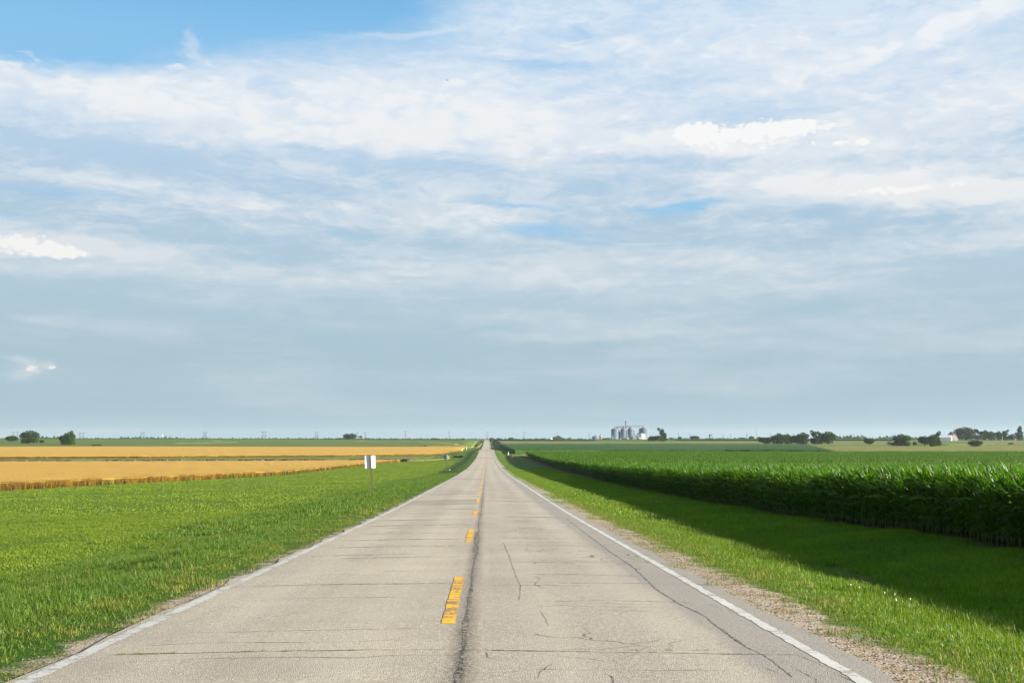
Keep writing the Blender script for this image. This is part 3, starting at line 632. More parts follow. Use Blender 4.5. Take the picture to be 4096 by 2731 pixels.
    put('shoulder_tufts', dry, .30, (-4.9, -3.55, 7, 60), None, lambda X, Y: .5 + .8 * lumps(X, Y, 2.0), 'yellow green weeds scattered on the left gravel shoulder', 7, lambda X, Y, r: (r.uniform(0, 1, len(X)) < .30 + .6 * ss((-X - 3.7) / .5)) & (lumps(X, Y, 2.3, 5) > .3))
    put('shoulder_tufts', dry, .30, (3.85, 5.6, 7, 60), None, lambda X, Y: .5 + .8 * lumps(X, Y, 2.0), 'yellow green weeds scattered on the right gravel shoulder', 8, lambda X, Y, r: (r.uniform(0, 1, len(X)) < .25 + .75 * ss((X - 4.0) / .6)) & (lumps(X, Y, 2.3, 1) > .32))
    seed = proto('seed_stalk', [npmesh('seed_stalk', *blades(9, .5, .30, .007, .25, 80 + i)[:3], attr={'rnd': np.full(45, .99)}) for i in range(4)], M['grass_dry'])
    put('seed_stalks', seed, .55, (-9.5, -4.2, 7, 60), None, lambda X, Y: .7 + .5 * lumps(X, Y, 1.1), 'thin tan seed stalks standing in the left verge grass', 15, lambda X, Y, r: (lumps(X, Y, .5, 3) > .5) & (r.uniform(0, 1, len(X)) < .12))
    put('seed_stalks', seed, .55, (4.8, 8.3, 7, 60), None, lambda X, Y: .6 + .4 * lumps(X, Y, 1.1), 'thin tan seed stalks standing in the right verge grass', 16, lambda X, Y, r: (lumps(X, Y, .5, 1) > .5) & (r.uniform(0, 1, len(X)) < .15))
    # moss and weeds rooted in the cross crack
    r = np.random.default_rng(4); X = np.concatenate([r.uniform(-3.1, -2.5, 26), r.uniform(-2.2, -.8, 12), r.uniform(1.5, 2.7, 6)]); Y = 10.75 + r.normal(0, .015, len(X))
    o = scatter('crack_weeds', np.stack([X, Y, rz(X, Y) - .002], 1), dry, r.uniform(.12, .3, len(X)), seed=9, zs=r.uniform(.12, .3, len(X))); tag(o, 'small weeds growing in the cross crack of the road', 'weeds', kind='stuff')
    # loose stones on the shoulders
    st = []
    for i in range(4):
        bm = MB(); bm.lathe([(.001, -.4), (.8, -.3), (1, 0), (.7, .45), (.001, .6)], 6)
        V = np.array(bm.V) * .011 * rng.uniform(.7, 1.3, (len(bm.V), 1)) * [1, .8, .6]
        me = bpy.data.meshes.new('stone'); me.from_pydata([tuple(v) for v in V], [], bm.F); me.update(); st.append(me)
    stc = proto('stone', st, plain('stone', (.13, .105, .075), .9, 0, .5, 30))
    X1 = np.concatenate([r.uniform(-3.9, -3.5, 1800), r.uniform(3.72, 4.4, 3600)]); Y1 = 6 + 30 * r.uniform(0, 1, len(X1)) ** 1.3
    o = scatter('gravel', np.stack([X1, Y1, h(X1, Y1) + .003], 1), stc, r.uniform(.35, 1.25, len(X1)), seed=10); tag(o, 'loose pale gravel along both road edges', 'gravel', kind='stuff')
    # clover heads in the right verge
    cl = MB(); cl.lathe([(.002, .15), (.009, .158), (.010, .17), (.006, .18), (.001, .186)], 6)
    me = bpy.data.meshes.new('clover'); me.from_pydata(cl.V, [], cl.F); me.update()
    c = proto('clover', [me], M['flower']); X2 = np.array([6.2, 6.3, 6.5, 6.55, 6.6, 6.1]); Y2 = np.array([18.3, 18.2, 17.6, 17.3, 16.8, 16.0])
    o = scatter('clover_flowers', np.stack([X2, Y2, h(X2, Y2)], 1), c, r.uniform(.9, 1.2, len(X2)), seed=12); tag(o, 'small white clover flowers in the right verge', 'flowers', kind='stuff')
grass()

# ------------------------------------------------------------------ corn
def leaf_strip(r, base, az, L, w, up, droop, V, Fc, rn, segs=6, fold=.25):
    # an arching blade: rises at angle `up`, bends over by `droop`
    p = np.array(base, float); th = up; d = np.array([math.cos(az), math.sin(az)]); side = np.array([-d[1], d[0], 0]); tw = r.normal(0, .5); b = len(V)
    for i in range(segs + 1):
        t = i / segs; wd = w * min(1, 3.2 * t + .35) * (1 - t ** 2.2) ** .8 + .001
        nrm = np.array([-d[0] * math.sin(th), -d[1] * math.sin(th), math.cos(th)])
        a = tw * t; sv = side * math.cos(a) + nrm * math.sin(a)
        V.append(tuple(p - sv * wd / 2 + nrm * wd * fold)); V.append(tuple(p)); V.append(tuple(p + sv * wd / 2 + nrm * wd * fold)); rn += [0] * 3
        th = up - droop * (t + .5 / segs) ** 1.4
        p = p + np.array([d[0] * math.cos(th), d[1] * math.cos(th), math.sin(th)]) * L / segs
    rr = r.uniform(0, 1)
    for i in range(len(V) - b): rn[b + i] = rr
    for i in range(segs):
        k = b + 3 * i
        Fc.append((k, k + 1, k + 4, k + 3)); Fc.append((k + 1, k + 2, k + 5, k + 4))
def corn_plant(seed, leaves=14, segs=6, stalk=True, ht=1.0):
    r = np.random.default_rng(seed); V = []; Fc = []; rn = []
    top = 1.68 * ht * r.uniform(.95, 1.05); ph = r.normal(math.pi, .35)
    for k in range(leaves):
        t = k / (leaves - 1); z = .16 + (top - .16) * t
        az = ph + (0 if k % 2 else math.pi) + r.normal(0, .38)
        if math.cos(az) > 0: az += r.normal(0, .5)
        az_w = az
        up = 1.05 + .35 * t + r.normal(0, .10)
        L = (.55 + .42 * math.sin(math.pi * min(1, t * .95 + .12))) * r.uniform(.85, 1.12); droop = 2.5 - 1.75 * t + r.normal(0, .22)
        if t > .8: L *= .74; up = 1.36 + r.normal(0, .1); droop = max(.15, droop * .8)
        leaf_strip(r, (0, 0, z), az_w, L, (.072 + .042 * math.sin(math.pi * min(1, .15 + t * .8))) * (1 if t < .8 else .75), up, droop, V, Fc, rn, segs)
    lv = (V, Fc, rn)
    sm = MB()
    zs = np.linspace(-.04, top, 7)
    sm.lathe([(.014 * (1 - .45 * i / 6), z) for i, z in enumerate(zs)], 6)
    return lv, (sm.V, sm.F)
def pm(name, V, Fc, rn=None):
    me = bpy.data.meshes.new(name); me.from_pydata([tuple(v) for v in V], [], Fc); me.update()
    me.polygons.foreach_set('use_smooth', [True] * len(me.polygons))
    a = me.attributes.new('rnd', 'FLOAT', 'POINT'); a.data.foreach_set('value', np.asarray(rn if rn is not None else [.3] * len(V), np.float32)); return me
def edge_x(y): return np.interp(y, [0, 64, 200, 350, 450], [14.0, 14.0, 14.5, 15.4, 16.5])
def corn():
    var = [corn_plant(100 + i) for i in range(9)]
    LV = [pm('foliage', *v[0]) for v in var]; SV = [pm('stalk', *v[1]) for v in var]
    for m_ in LV: m_.materials.append(M['corn_leaf'])
    for m_ in SV: m_.materials.append(M['corn_stalk'])
    # combined prototypes for the mass of the field
    pr = []
    for (lv, sv) in var:
        V = list(lv[0]) + list(sv[0]); b = len(lv[0]); Fc = list(lv[1]) + [tuple(b + i for i in f) for f in sv[1]]
        me = pm('corn', V, Fc, list(lv[2]) + [.3] * len(sv[0])); me.materials.append(M['corn_leaf']); me.materials.append(M['corn_stalk'])
        me.polygons.foreach_set('material_index', [0] * len(lv[1]) + [1] * len(sv[1])); pr.append(me)
    cp = proto('corn_plant_lib', pr, None)
    # 300 plants of the front row, each a thing of its own
    r = np.random.default_rng(5); y = 25.5; n = 0; first = {}
    label = 'tall green corn plant in the front row, facing the ditch, in the near stretch'
    while n < 300:
        x = float(edge_x(y)) + r.normal(0, .03); i = int(r.integers(0, 9)); s = r.uniform(.93, 1.07)
        z = float(h(x, y))
        if i not in first:
            o = thing('corn_plant', (x, y, z), label, 'corn plant', 'corn plants of the front row'); first[i] = o
            link('foliage', LV[i], None, o); link('stalk', SV[i], None, o)
        else:
            o = first[i].copy(); COL.objects.link(o)
            for ch in first[i].children:
                c = ch.copy(); c.parent = o; COL.objects.link(c)
        o.location = (x, y, z); o.rotation_euler = (r.normal(0, .04), r.normal(0, .04), r.normal(0, .5)); o.scale = (s, s, s)
        y += r.uniform(.14, .19); n += 1
    yend = y
    # near rows
    X = []; Y = []
    for k in range(0, 90):
        ys = np.arange(6, 150, .18) + r.uniform(0, .1)
        xs = edge_x(ys) + k * .76 + r.normal(0, .035, len(ys)); ys = ys + r.uniform(-.05, .05, len(ys))
        keep = (xs - CX < .49 * ys + (7 if True else 0)) & ((ys < 130) | (r.uniform(0, 1, len(ys)) < .8))
        if k == 0: keep &= (ys < 25.4) | (ys > yend)
        X.append(xs[keep]); Y.append(ys[keep])
    X = np.concatenate(X); Y = np.concatenate(Y)
    sc = r.uniform(.9, 1.08, len(X)) * (1 + .05 * (lumps(X, Y, .3) - .5))
    field_ = scatter('cornfield', np.stack([X, Y, h(X, Y)], 1), cp, sc, r.normal(0, .5, len(X)), np.stack([r.normal(0, .05, len(X)), r.normal(0, .05, len(X))], 1), 21)
    tag(field_, 'large green cornfield right of the road, behind the front row', 'cornfield', kind='stuff')
    # far clusters: only the upper leaves matter from here
    cl = []
    for j in range(4):
        rr = np.random.default_rng(300 + j); V = []; Fc = []; rn = []
        for q in range(150):
            bx, by = (rr.integers(0, 6) + .5) * .76 - 2.28 + rr.normal(0, .05), rr.uniform(-2.3, 2.3); hh = rr.uniform(.9, 1.08)
            for k in range(5):
                az = rr.uniform(0, 6.28); leaf_strip(rr, (bx, by, (1.0 + .11 * k) * hh), az, rr.uniform(.5, .75), .10, 1.15 + .05 * k + rr.normal(0, .1), 1.5 - .25 * k, V, Fc, rn, 3, .2)
            if by < 9: leaf_strip(rr, (bx, by, .3), rr.uniform(0, 6.28), .7, .09, 1.2, 2.0, V, Fc, rn, 3, .2)
        cl.append(pm('corn_cluster', V, Fc, rn))
    cc = proto('corn_cluster_lib', cl, M['corn_leaf'])
    X = []; Y = []
    for yy in np.arange(150, 470, 4.3):
        x0 = float(edge_x(yy)) + 2.2; xs = np.arange(x0, .49 * yy + 15, 4.4); X.append(xs); Y.append(np.full(len(xs), yy) + r.uniform(-.5, .5, len(xs)))
    X = np.concatenate(X); Y = np.concatenate(Y)
    f2 = scatter('corn_tops', np.stack([X, Y, h(X, Y)], 1), cc, r.uniform(.92, 1.08, len(X)), r.integers(0, 4, len(X)) * math.pi / 2 * 0 + r.normal(0, .08, len(X)), None, 22, parent=field_)
    tag(f2, kind='stuff')
    ys = np.concatenate([np.arange(60, 150, 3), np.arange(150, 474, 8)]); t = np.linspace(0, 1, 70)
    Xg = np.array([edge_x(v) + 2.5 + t ** 1.5 * (.52 * v + 20 - edge_x(v)) for v in ys]); Yg = np.repeat(ys[:, None], 70, 1)
    Z = h(Xg, Yg) + 1.25 + .1 * np.sin(Xg * 3) * np.sin(Yg * 2.1); Z[:, 0] -= 1.3; Z[-1] -= 1.3; Z[0] -= 1.3
    link('canopy', grid_mesh('canopy', Xg, Yg, Z), M['corn_under'], field_)
corn()

# ------------------------------------------------------------------ fields
def fieldsheet(name, front, back, height, m, label, cat, nu=120, nv=30, amp=.06, parent=None, kind='stuff', edge_mat=None, lift=0, pw=1.0):
    fr = np.array(front, float); bk = np.array(back, float)     # (image column of the bearing, distance)
    t = np.linspace(0, 1, nu)
    def res(p):
        s = np.linspace(0, 1, len(p)); return np.stack([np.interp(t, s, p[:, 0]), np.interp(t, s, p[:, 1])], 1)
    f, b = res(fr), res(bk); fx, fy = colx(f[:, 0], f[:, 1]), f[:, 1]; bx, by = colx(b[:, 0], b[:, 1]), b[:, 1]
    v = np.linspace(0, 1, nv)[:, None] ** pw
    X = fx[None] * (1 - v) + bx[None] * v; Y = fy[None] * (1 - v) + by[None] * v
    Z = h(X, Y) + height + lift + amp * (np.sin(X * .9 + Y * .31) + np.sin(X * .23 - Y * .7)) * .5 + rng.normal(0, amp * .5, X.shape)
    # skirt all round
    Zs = np.pad(Z, 1, mode='edge'); Xs = np.pad(X, 1, mode='edge'); Ys = np.pad(Y, 1, mode='edge')
    for sl in ((0, slice(None)), (-1, slice(None)), (slice(None), 0), (slice(None), -1)): Zs[sl] = h(Xs[sl], Ys[sl]) - .02
    me = grid_mesh(name, Xs, Ys, Zs, True); o = link(name, me, m, parent)
    if edge_mat is not None:
        me.materials.append(edge_mat); n, q = Xs.shape; idx = np.zeros((n - 1, q - 1), np.int32); idx[0] = 1; idx[-1] = 1; idx[:, 0] = 1; idx[:, -1] = 1
        me.polygons.foreach_set('material_index', idx.ravel())
    tag(o, label, cat, kind=kind); return o
def pxd(px, py):
    x, y = hit(px, py); return (px if False else 1947 + (x - CX) / y * 4528, y)
def fields():
    fr = [pxd(-420, 1986), pxd(0, 1962), pxd(290, 1948), pxd(574, 1932), pxd(860, 1917), pxd(1148, 1899), pxd(1300, 1881), pxd(1445, 1864), pxd(1600, 1845.5)]
    fr[-1] = (1603, 425.0)
    print('wheat front', [(round(a), round(b)) for a, b in fr])
    bk = [(-300, 398), (400, 402), (1000, 408), (1603, 430)]
    w1 = fieldsheet('wheat_field', fr, bk, .74, M['wheat'], 'ripe golden wheat field left of the road, the nearer of the two', 'wheat field', 700, 60, .018, edge_mat=M['wheat_edge'])
    # loose standing stems along the cut edge
    wb = blade_protos('wheat_tuft', 60, .7, .80, .035, M['wheat_blade'], .10, 4)
    f = np.array(fr); t = np.linspace(0, 1, 900); s = np.linspace(0, 1, len(f)); d = np.interp(t, s, f[:, 1]); c = np.interp(t, s, f[:, 0])
    X = np.concatenate([colx(c, d) - .1 - rng.uniform(0, 1.2, len(t)) for _ in range(3)]); Y = np.concatenate([d + rng.uniform(-.2, .5, len(t)) + .3 for _ in range(3)])
    o = scatter('standing_stems', np.stack([X, Y, h(X, Y)], 1), wb, 1 + 0 * X, seed=31, parent=w1, zs=rng.uniform(.86, 1.0, len(X))); tag(o, kind='stuff')
    wf = blade_protos('weed_tuft', 40, 1.0, .75, .05, M['grass_tall'], .25, 3)
    k = np.array([.30, .31, .33, .45, .52, .53, .55, .60, .61, .62, .64, .67, .68, .74, .76, .82, .9]); d = np.interp(k, s, f[:, 1]); c = np.interp(k, s, f[:, 0])
    X = colx(c, d); o = scatter('field_edge_weeds', np.stack([X, d - .4, h(X, d)], 1), wf, rng.uniform(.7, 1.4, len(X)), seed=32); tag(o, 'green weeds growing along the front edge of the nearer wheat', 'weeds', kind='stuff')
    fieldsheet('wheat_field', [(-420, 500), (600, 520), (1350, 560), (1700, 600), (1836, 640)], [(-420, 990), (600, 1000), (1350, 1000), (1862, 1000)], .75, M['wheat'], 'ripe golden wheat field left of the road, the farther of the two', 'wheat field', 400, 50, .018, edge_mat=M['wheat_edge'])
    fieldsheet('wheat_strip', [(1898, 1010), (1912, 1010)], [(1915, 1430), (1927, 1430)], .7, M['waterway'], 'small tan strip of dry grass by the far end of the road', 'dry grass', 6, 12, .03)
    # weedy strip with turned soil between the two wheat fields
    fieldsheet('weedy_strip', [(-420, 405), (500, 410), (1100, 425), (1640, 440), (1800, 455)], [(-420, 480), (500, 500), (1100, 520), (1640, 560), (1800, 590)], .18, M['gold_grass'], 'rough olive grass strip between the two wheat fields', 'rough grass', 200, 14, .10)
    cl = MB()
    for q in range(1500):
        px = rng.uniform(-100, 1640) if rng.uniform() < .8 else rng.choice([500, 700, 1450, 1250]) + rng.normal(0, 60)
        if math.sin(px * .013) + math.sin(px * .031) < -.9: continue
        d = 405 + max(0, px) / 1603 * 27 + rng.uniform(0, 8)
        x = colx(px, d); sz = rng.uniform(.4, 1.5); z = float(h(x, d)); cl.lathe([(sz, -.1), (sz * .8, .62 + sz * .16), (.1, .72 + sz * .26)], 6, (x, d, z))
    tag(cl.build('ditch_bank', M['soil']), 'broken dark soil bank of the ditch between the wheat fields', 'ditch bank', kind='stuff')
    # beans behind, up to the crest
    fieldsheet('bean_field', [(-420, 1010), (600, 1018), (1350, 1018), (1880, 1018)], [(-420, 1800), (600, 1820), (1350, 1820), (1912, 1700)], .5, M['soy'], 'green bean field rising to the crest beyond the wheat, left of the road', 'crop field', 160, 60, .05)
    for i, (fa, ba) in enumerate([([(1395, 1420), (1500, 1300), (1600, 1180)], [(1395, 1460), (1500, 1340), (1600, 1200)]), ([(1438, 1500), (1470, 1600)], [(1445, 1510), (1472, 1615)]),
                                  ([(1596, 1480), (1628, 1640)], [(1604, 1480), (1632, 1640)]), ([(1650, 1330), (1750, 1230), (1820, 1140)], [(1650, 1360), (1750, 1280), (1840, 1190)]),
                                  ([(700, 1180), (850, 1230), (960, 1300)], [(700, 1200), (850, 1255), (960, 1320)]), ([(860, 1380), (900, 1420)], [(865, 1420), (900, 1450)]), ([(1700, 1040), (1890, 1040)], [(1700, 1110), (1898, 1130)])]):
        fieldsheet('grass_waterway', fa, ba, .62, M['waterway'], ['tan grass waterway, the longest one curving down to the wheat in the left bean field', 'short tan grass patch above the long waterway in the bean field', 'small slanting tan grass patch near the bean crest', 'tan grass waterway in the bean field nearest the road', 'tan grass waterway in the bean field farthest left', 'short tan dash of grass above the leftmost waterway', 'tan grass strip along the far wheat edge beside the road'][i], 'waterway', 20, 5, .02)
    fieldsheet('corn_band', [(-420, 1840), (1200, 1860), (1850, 1720)], [(-420, 1990), (1200, 2000), (1850, 1900)], 1.4, M['corn_far'], 'thin dark green corn band along the crest left of the road', 'crop field', 120, 8, .25)
    # right side
    fieldsheet('far_cornfield', [(2060, 548), (2400, 560), (2900, 560), (3345, 520)], [(2000, 1010), (2400, 1040), (2900, 1060), (3225, 1050)], 1.95, M['corn_far'], 'dark green cornfield behind the near cornfield, below the grain bins', 'cornfield', 420, 60, .20)
    fieldsheet('pasture', [(3350, 510), (3700, 500), (4500, 500)], [(3230, 1060), (3700, 1080), (4500, 1080)], .12, M['gold_grass'], 'golden green pasture with scattered trees at far right', 'pasture', 120, 40, .06)
    fieldsheet('hay_field', [(1998, 1080), (2600, 1100), (3240, 1100), (4500, 1110)], [(1980, 1500), (2600, 1500), (3240, 1480), (4500, 1500)], .1, M['tan_field'], 'pale tan and green hay field in front of the grain bins', 'hay field', 160, 40, .05)
    fieldsheet('bean_field', [(3560, 1130), (3800, 1110), (3990, 1180)], [(3560, 1420), (3800, 1400), (3860, 1330)], .5, M['soy'], 'green bean field below the white barn at far right', 'crop field', 60, 20, .05)
    fieldsheet('corn_band', [(1965, 1620), (2100, 1560), (2380, 1530), (2700, 1560)], [(1965, 1900), (2100, 1800), (2380, 1660), (2700, 1690)], 1.3, M['corn_far'], 'thin dark green crop band in front of the grain bins', 'crop field', 120, 8, .15)
    fieldsheet('corn_band', [(2700, 1620), (3300, 1560), (3650, 1520)], [(2700, 1800), (3300, 1800), (3650, 1700)], 1.6, M['corn_far'], 'thin dark green crop band behind the round trees at right', 'crop field', 120, 8, .15)
    fieldsheet('tan_verge', [(2045, 455), (2105, 470)], [(2040, 500), (2120, 520)], .22, M['waterway'], 'patch of tan dry grass at the far corner of the near cornfield', 'dry grass', 14, 8, .12)
fields()

# ------------------------------------------------------------------ trees
def tree_mesh(seed, kind, n=2600):
    """unit tree: 1 m tall, crown about 1 m wide; lobes filled with small leaf faces"""
    r = np.random.default_rng(seed); lobes = []
    if kind == 'round':
        lobes = [(0, 0, .55, .34, .36), (.15, .1, .22, .27, .2), (-.17, -.05, .24, .26, .22), (.02, -.2, .24, .24, .2)] + [(.30 * math.cos(a), .30 * math.sin(a), .42 + .3 * r.uniform(), .20, .19) for a in np.linspace(0, 5.6, 8) + r.uniform(0, 1)] + [(r.normal(0, .08), r.normal(0, .08), .84, .16, .14)]
    elif kind == 'bush':
        lobes = [(.26 * math.cos(a), .26 * math.sin(a), .34 + .3 * r.uniform(), .25, .30) for a in np.linspace(0, 5.6, 8)] + [(0, 0, .55, .34, .38)]
    elif kind == 'tall':
        lobes = [(.1, .1, .16, .32, .16), (-.15, -.1, .2, .28, .18), (.1, -.15, .3, .3, .16)] + [(r.normal(0, .13), r.normal(0, .13), .30 + .62 * i / 8, .26 * (1 - .35 * i / 8), .13) for i in range(9)] + [(.15 * r.choice([-1, 1]), 0, .8, .15, .12)]
    elif kind == 'sparse':
        lobes = [(.28 * math.cos(a), .28 * math.sin(a), .55 + .35 * r.uniform(), .13, .11) for a in r.uniform(0, 6.28, 7)] + [(0, 0, .85, .15, .12)]
    elif kind == 'dome':
        lobes = [(.33 * math.cos(a), .33 * math.sin(a), .50 + .08 * r.uniform(), .20, .26) for a in np.linspace(0, 5.6, 9)] + [(0, 0, .62, .40, .34), (0, 0, .3, .36, .26)]
    vol = np.array([l[3] ** 2 for l in lobes]); pr = vol / vol.sum(); L = np.array(lobes)[r.choice(len(lobes), n, p=pr)]
    u = r.normal(0, 1, (n, 3)); u /= np.linalg.norm(u, axis=1)[:, None]; rad = r.uniform(.45, 1.06, n) ** .6
    C = L[:, :3] + u * rad[:, None] * np.stack([L[:, 3], L[:, 3], L[:, 4]], 1)
    C[:, 2] = np.maximum(C[:, 2], .02 if kind in ('bush', 'dome', 'round', 'tall') else .12)
    s = r.uniform(.024, .048, n); a = r.normal(0, 1, (n, 3)); a /= np.linalg.norm(a, axis=1)[:, None]; b = np.cross(a, r.normal(0, 1, (n, 3))); b /= np.linalg.norm(b, axis=1)[:, None]
    V = np.stack([C - a * s[:, None], C - b * s[:, None] * .8, C + a * s[:, None], C + b * s[:, None] * .8], 1).reshape(-1, 3)
    crown = npmesh('crown', V, np.arange(4 * n), np.full(n, 4), attr={'rnd': np.repeat(r.uniform(0, 1, n), 4)})
    t = MB(); top = .55; t.bar((0, 0, -.02), (0, 0, .25), .035, 7, .026); t.bar((0, 0, .25), (.02, 0, top), .026, 6, .012)
    for k in range(5):
        an = k * 1.26 + r.uniform(0, .5); t.bar((0, 0, .2 + .05 * k), (.22 * math.cos(an), .22 * math.sin(an), .42 + .06 * k), .014, 5, .005)
    tm = bpy.data.meshes.new('trunk'); tm.from_pydata([tuple(v) for v in t.V], [], t.F); tm.update(); tm.materials.append(M['bark'])
    return crown, tm
def trees():
    lib = {}
    for i, k in enumerate(['round', 'bush', 'tall', 'sparse', 'dome']):
        for v in range(3):
            for mk in ('leaf_tree', 'leaf_tree_olive'):
                cr, tm = tree_mesh(40 + 7 * i + v, k); cr.materials.append(M[mk]); lib[(k, v, mk)] = (cr, tm)
    T = [  # column, distance, width and height as seen (photo pixels), kind, leaf, label
        (11, 1250, 24, 15, 'bush', 0, 'small dark bush at the far left edge, before the treeline'),
        (73, 1350, 42, 24, 'bush', 0, 'low dark round tree, first full crown from the left edge'),
        (142, 1300, 64, 42, 'dome', 0, 'large dark dome shaped tree behind the olive bush at left'),
        (128, 1180, 34, 24, 'bush', 1, 'olive green bush in front of the large dome tree, left half'),
        (158, 1180, 34, 26, 'bush', 1, 'olive green bush in front of the large dome tree, right half'),
        (190, 1240, 17, 13, 'bush', 0, 'tiny dark bush between the dome tree and the lone tree by the wheat'),
        (283, 1100, 46, 42, 'round', 0, 'big dark lone tree standing at the far edge of the wheat, left'),
        (303, 1110, 34, 46, 'tall', 1, 'browner upright tree joined to the big lone tree by the wheat'),
        (404, 1050, 34, 7, 'bush', 1, 'low scrub patch just beyond the wheat, right of the lone tree'),
        (1390, 1950, 26, 22, 'round', 0, 'dark round tree on the bean crest, left half of the pair'),
        (1412, 1950, 32, 24, 'bush', 1, 'brighter green tree on the bean crest, right half of the pair'),
        (1444, 1950, 15, 14, 'sparse', 0, 'small loose tree right of the pair on the bean crest'),
        (1363, 2300, 28, 8, 'bush', 0, 'low distant tree clump left of the pair on the bean crest'),
        (1738, 1950, 26, 7, 'bush', 0, 'low dark bush on the crest, left of the road end, under a pylon'),
        (1757, 1950, 16, 5, 'bush', 0, 'smallest bush on the crest left of the road end'),
        (1852, 2600, 12, 8, 'round', 0, 'small bluish tree between two pylons left of the road end'),
        (1845, 470, 15, 11, 'bush', 0, 'dark shrub in the left ditch near the diamond sign'),
        (1828, 480, 26, 8, 'bush', 1, 'low olive brush beside the dark shrub in the left ditch'),
        (1966, 2300, 17, 10, 'round', 0, 'round tree just right of the road end on the horizon'),
        (1993, 2400, 14, 9, 'round', 0, 'second round tree right of the road end on the horizon'),
        (2044, 2200, 22, 10, 'dome', 0, 'wide dark dome tree right of the road end on the horizon'),
        (2122, 2700, 13, 7, 'round', 0, 'small horizon tree left of the little white bin'),
        (2144, 2700, 12, 8, 'round', 0, 'small horizon tree, last before the low grove and white bin'),
        (2170, 2700, 26, 8, 'bush', 0, 'low wide grove left of the little white bin'),
        (2216, 2400, 16, 12, 'round', 0, 'dark green tree touching the little white bin'),
        (2232, 2400, 26, 15, 'tall', 1, 'taller bright green tree right of the little white bin'),
        (2248, 2400, 18, 9, 'bush', 0, 'low end of the grove right of the little white bin'),
        (2279, 2600, 15, 9, 'round', 0, 'small tree behind the long white shed'),
        (2322, 2600, 13, 7, 'round', 0, 'small tree left of the old steel bin'),
        (2648, 1480, 32, 44, 'tall', 0, 'tallest dark tree right of the grain bins'),
        (2609, 1440, 34, 21, 'bush', 0, 'dark round bush right of the grain bins, lowest and leftmost'),
        (2632, 1440, 30, 24, 'bush', 1, 'green bush in front of the tallest tree by the bins'),
        (2663, 1600, 12, 10, 'bush', 0, 'small bush at the right foot of the tallest tree by the bins'),
        (2686, 1900, 12, 9, 'round', 1, 'small olive tree alone, first right of the bin grove'),
        (2719, 1900, 16, 12, 'round', 0, 'dark small tree, second right of the bin grove'),
        (2778, 1750, 34, 15, 'dome', 0, 'low dark dome tree midway right of the bin grove'),
        (2840, 1750, 9, 19, 'sparse', 0, 'odd upright tree with a leaning top between the bins and the round trees'),
        (2836, 1750, 24, 7, 'bush', 0, 'low bush at the foot of the odd upright tree'),
        (2879, 1900, 11, 7, 'bush', 0, 'tiny dark bush right of the odd upright tree'),
        (2971, 1800, 22, 9, 'bush', 0, 'low dark bush below a faint pylon, right of centre'),
        (3007, 2000, 21, 13, 'round', 0, 'bluish round tree left of the thin mast'),
        (3038, 2000, 17, 11, 'round', 0, 'bluish round tree right of the thin mast'),
        (3062, 1180, 52, 27, 'bush', 0, 'low wide dark bush, leftmost of the row of big round trees'),
        (3118, 1180, 58, 39, 'round', 0, 'second big dark tree of the row, with a broad crown'),
        (3154, 1200, 34, 37, 'round', 1, 'third tree of the row, lighter green, wedged between two dark ones'),
        (3178, 1190, 30, 33, 'bush', 0, 'fourth and lowest dark tree in the middle of the row'),
        (3211, 1180, 50, 42, 'round', 0, 'fifth big dark tree of the row, before the gap'),
        (3262, 1200, 40, 46, 'tall', 0, 'ragged tall tree just right of the gap in the row'),
        (3284, 1200, 26, 42, 'tall', 0, 'narrow tall tree between the ragged tree and the round one'),
        (3316, 1180, 54, 46, 'dome', 0, 'big round tree at the right end of the row'),
        (3481, 1150, 38, 25, 'bush', 0, 'lone round shrub tree in the pasture, left of the big lone one'),
        (3612, 1050, 68, 42, 'round', 0, 'big lone round tree in the pasture at right'),
        (3577, 1060, 20, 13, 'bush', 1, 'small pale bush at the left foot of the big lone pasture tree'),
        (3634, 1000, 19, 15, 'bush', 1, 'small pale bush at the right foot of the big lone pasture tree'),
        (3666, 1080, 15, 15, 'bush', 1, 'small pale shrub alone between the two big pasture clumps'),
        (3706, 1050, 46, 38, 'bush', 0, 'dark bushy tree, left part of the clump before the white barn'),
        (3737, 980, 34, 42, 'round', 0, 'dark tree with a visible trunk, middle of the clump before the barn'),
        (3758, 1030, 32, 50, 'tall', 0, 'tallest feathery tree, right part of the clump before the barn'),
        (3911, 980, 50, 24, 'dome', 0, 'wide low shrub in the pasture right of the barn'),
        (4056, 1150, 20, 7, 'bush', 1, 'tiny low shrub in the pasture at far right'),
        (3870, 1650, 72, 46, 'dome', 0, 'huge dark dome tree behind the farmyard, right of the barn'),
        (3858, 1580, 34, 24, 'bush', 1, 'lighter bush under the left side of the huge dome tree'),
        (3890, 1580, 34, 24, 'bush', 0, 'dark bush under the right side of the huge dome tree'),
        (3918, 1620, 22, 38, 'sparse', 0, 'tall gappy tree just right of the huge dome tree'),
        (3925, 1540, 34, 22, 'bush', 1, 'green bush in front of the gappy farmyard tree'),
        (3950, 1650, 40, 34, 'round', 0, 'rounded tree left of the small white farmhouse'),
        (3978, 1600, 34, 31, 'round', 0, 'dark rounded tree right of the small white farmhouse'),
        (4008, 1640, 28, 31, 'round', 0, 'tree at far right, left one of the pair before the gray house'),
        (4032, 1600, 30, 34, 'tall', 0, 'pointed tree at far right, right one of the pair before the gray house'),
        (4054, 1580, 20, 20, 'bush', 0, 'low bush hiding the foot of the gray house'),
        (4090, 1580, 34, 46, 'tall', 0, 'tall dark tree cut by the right edge of the picture')]
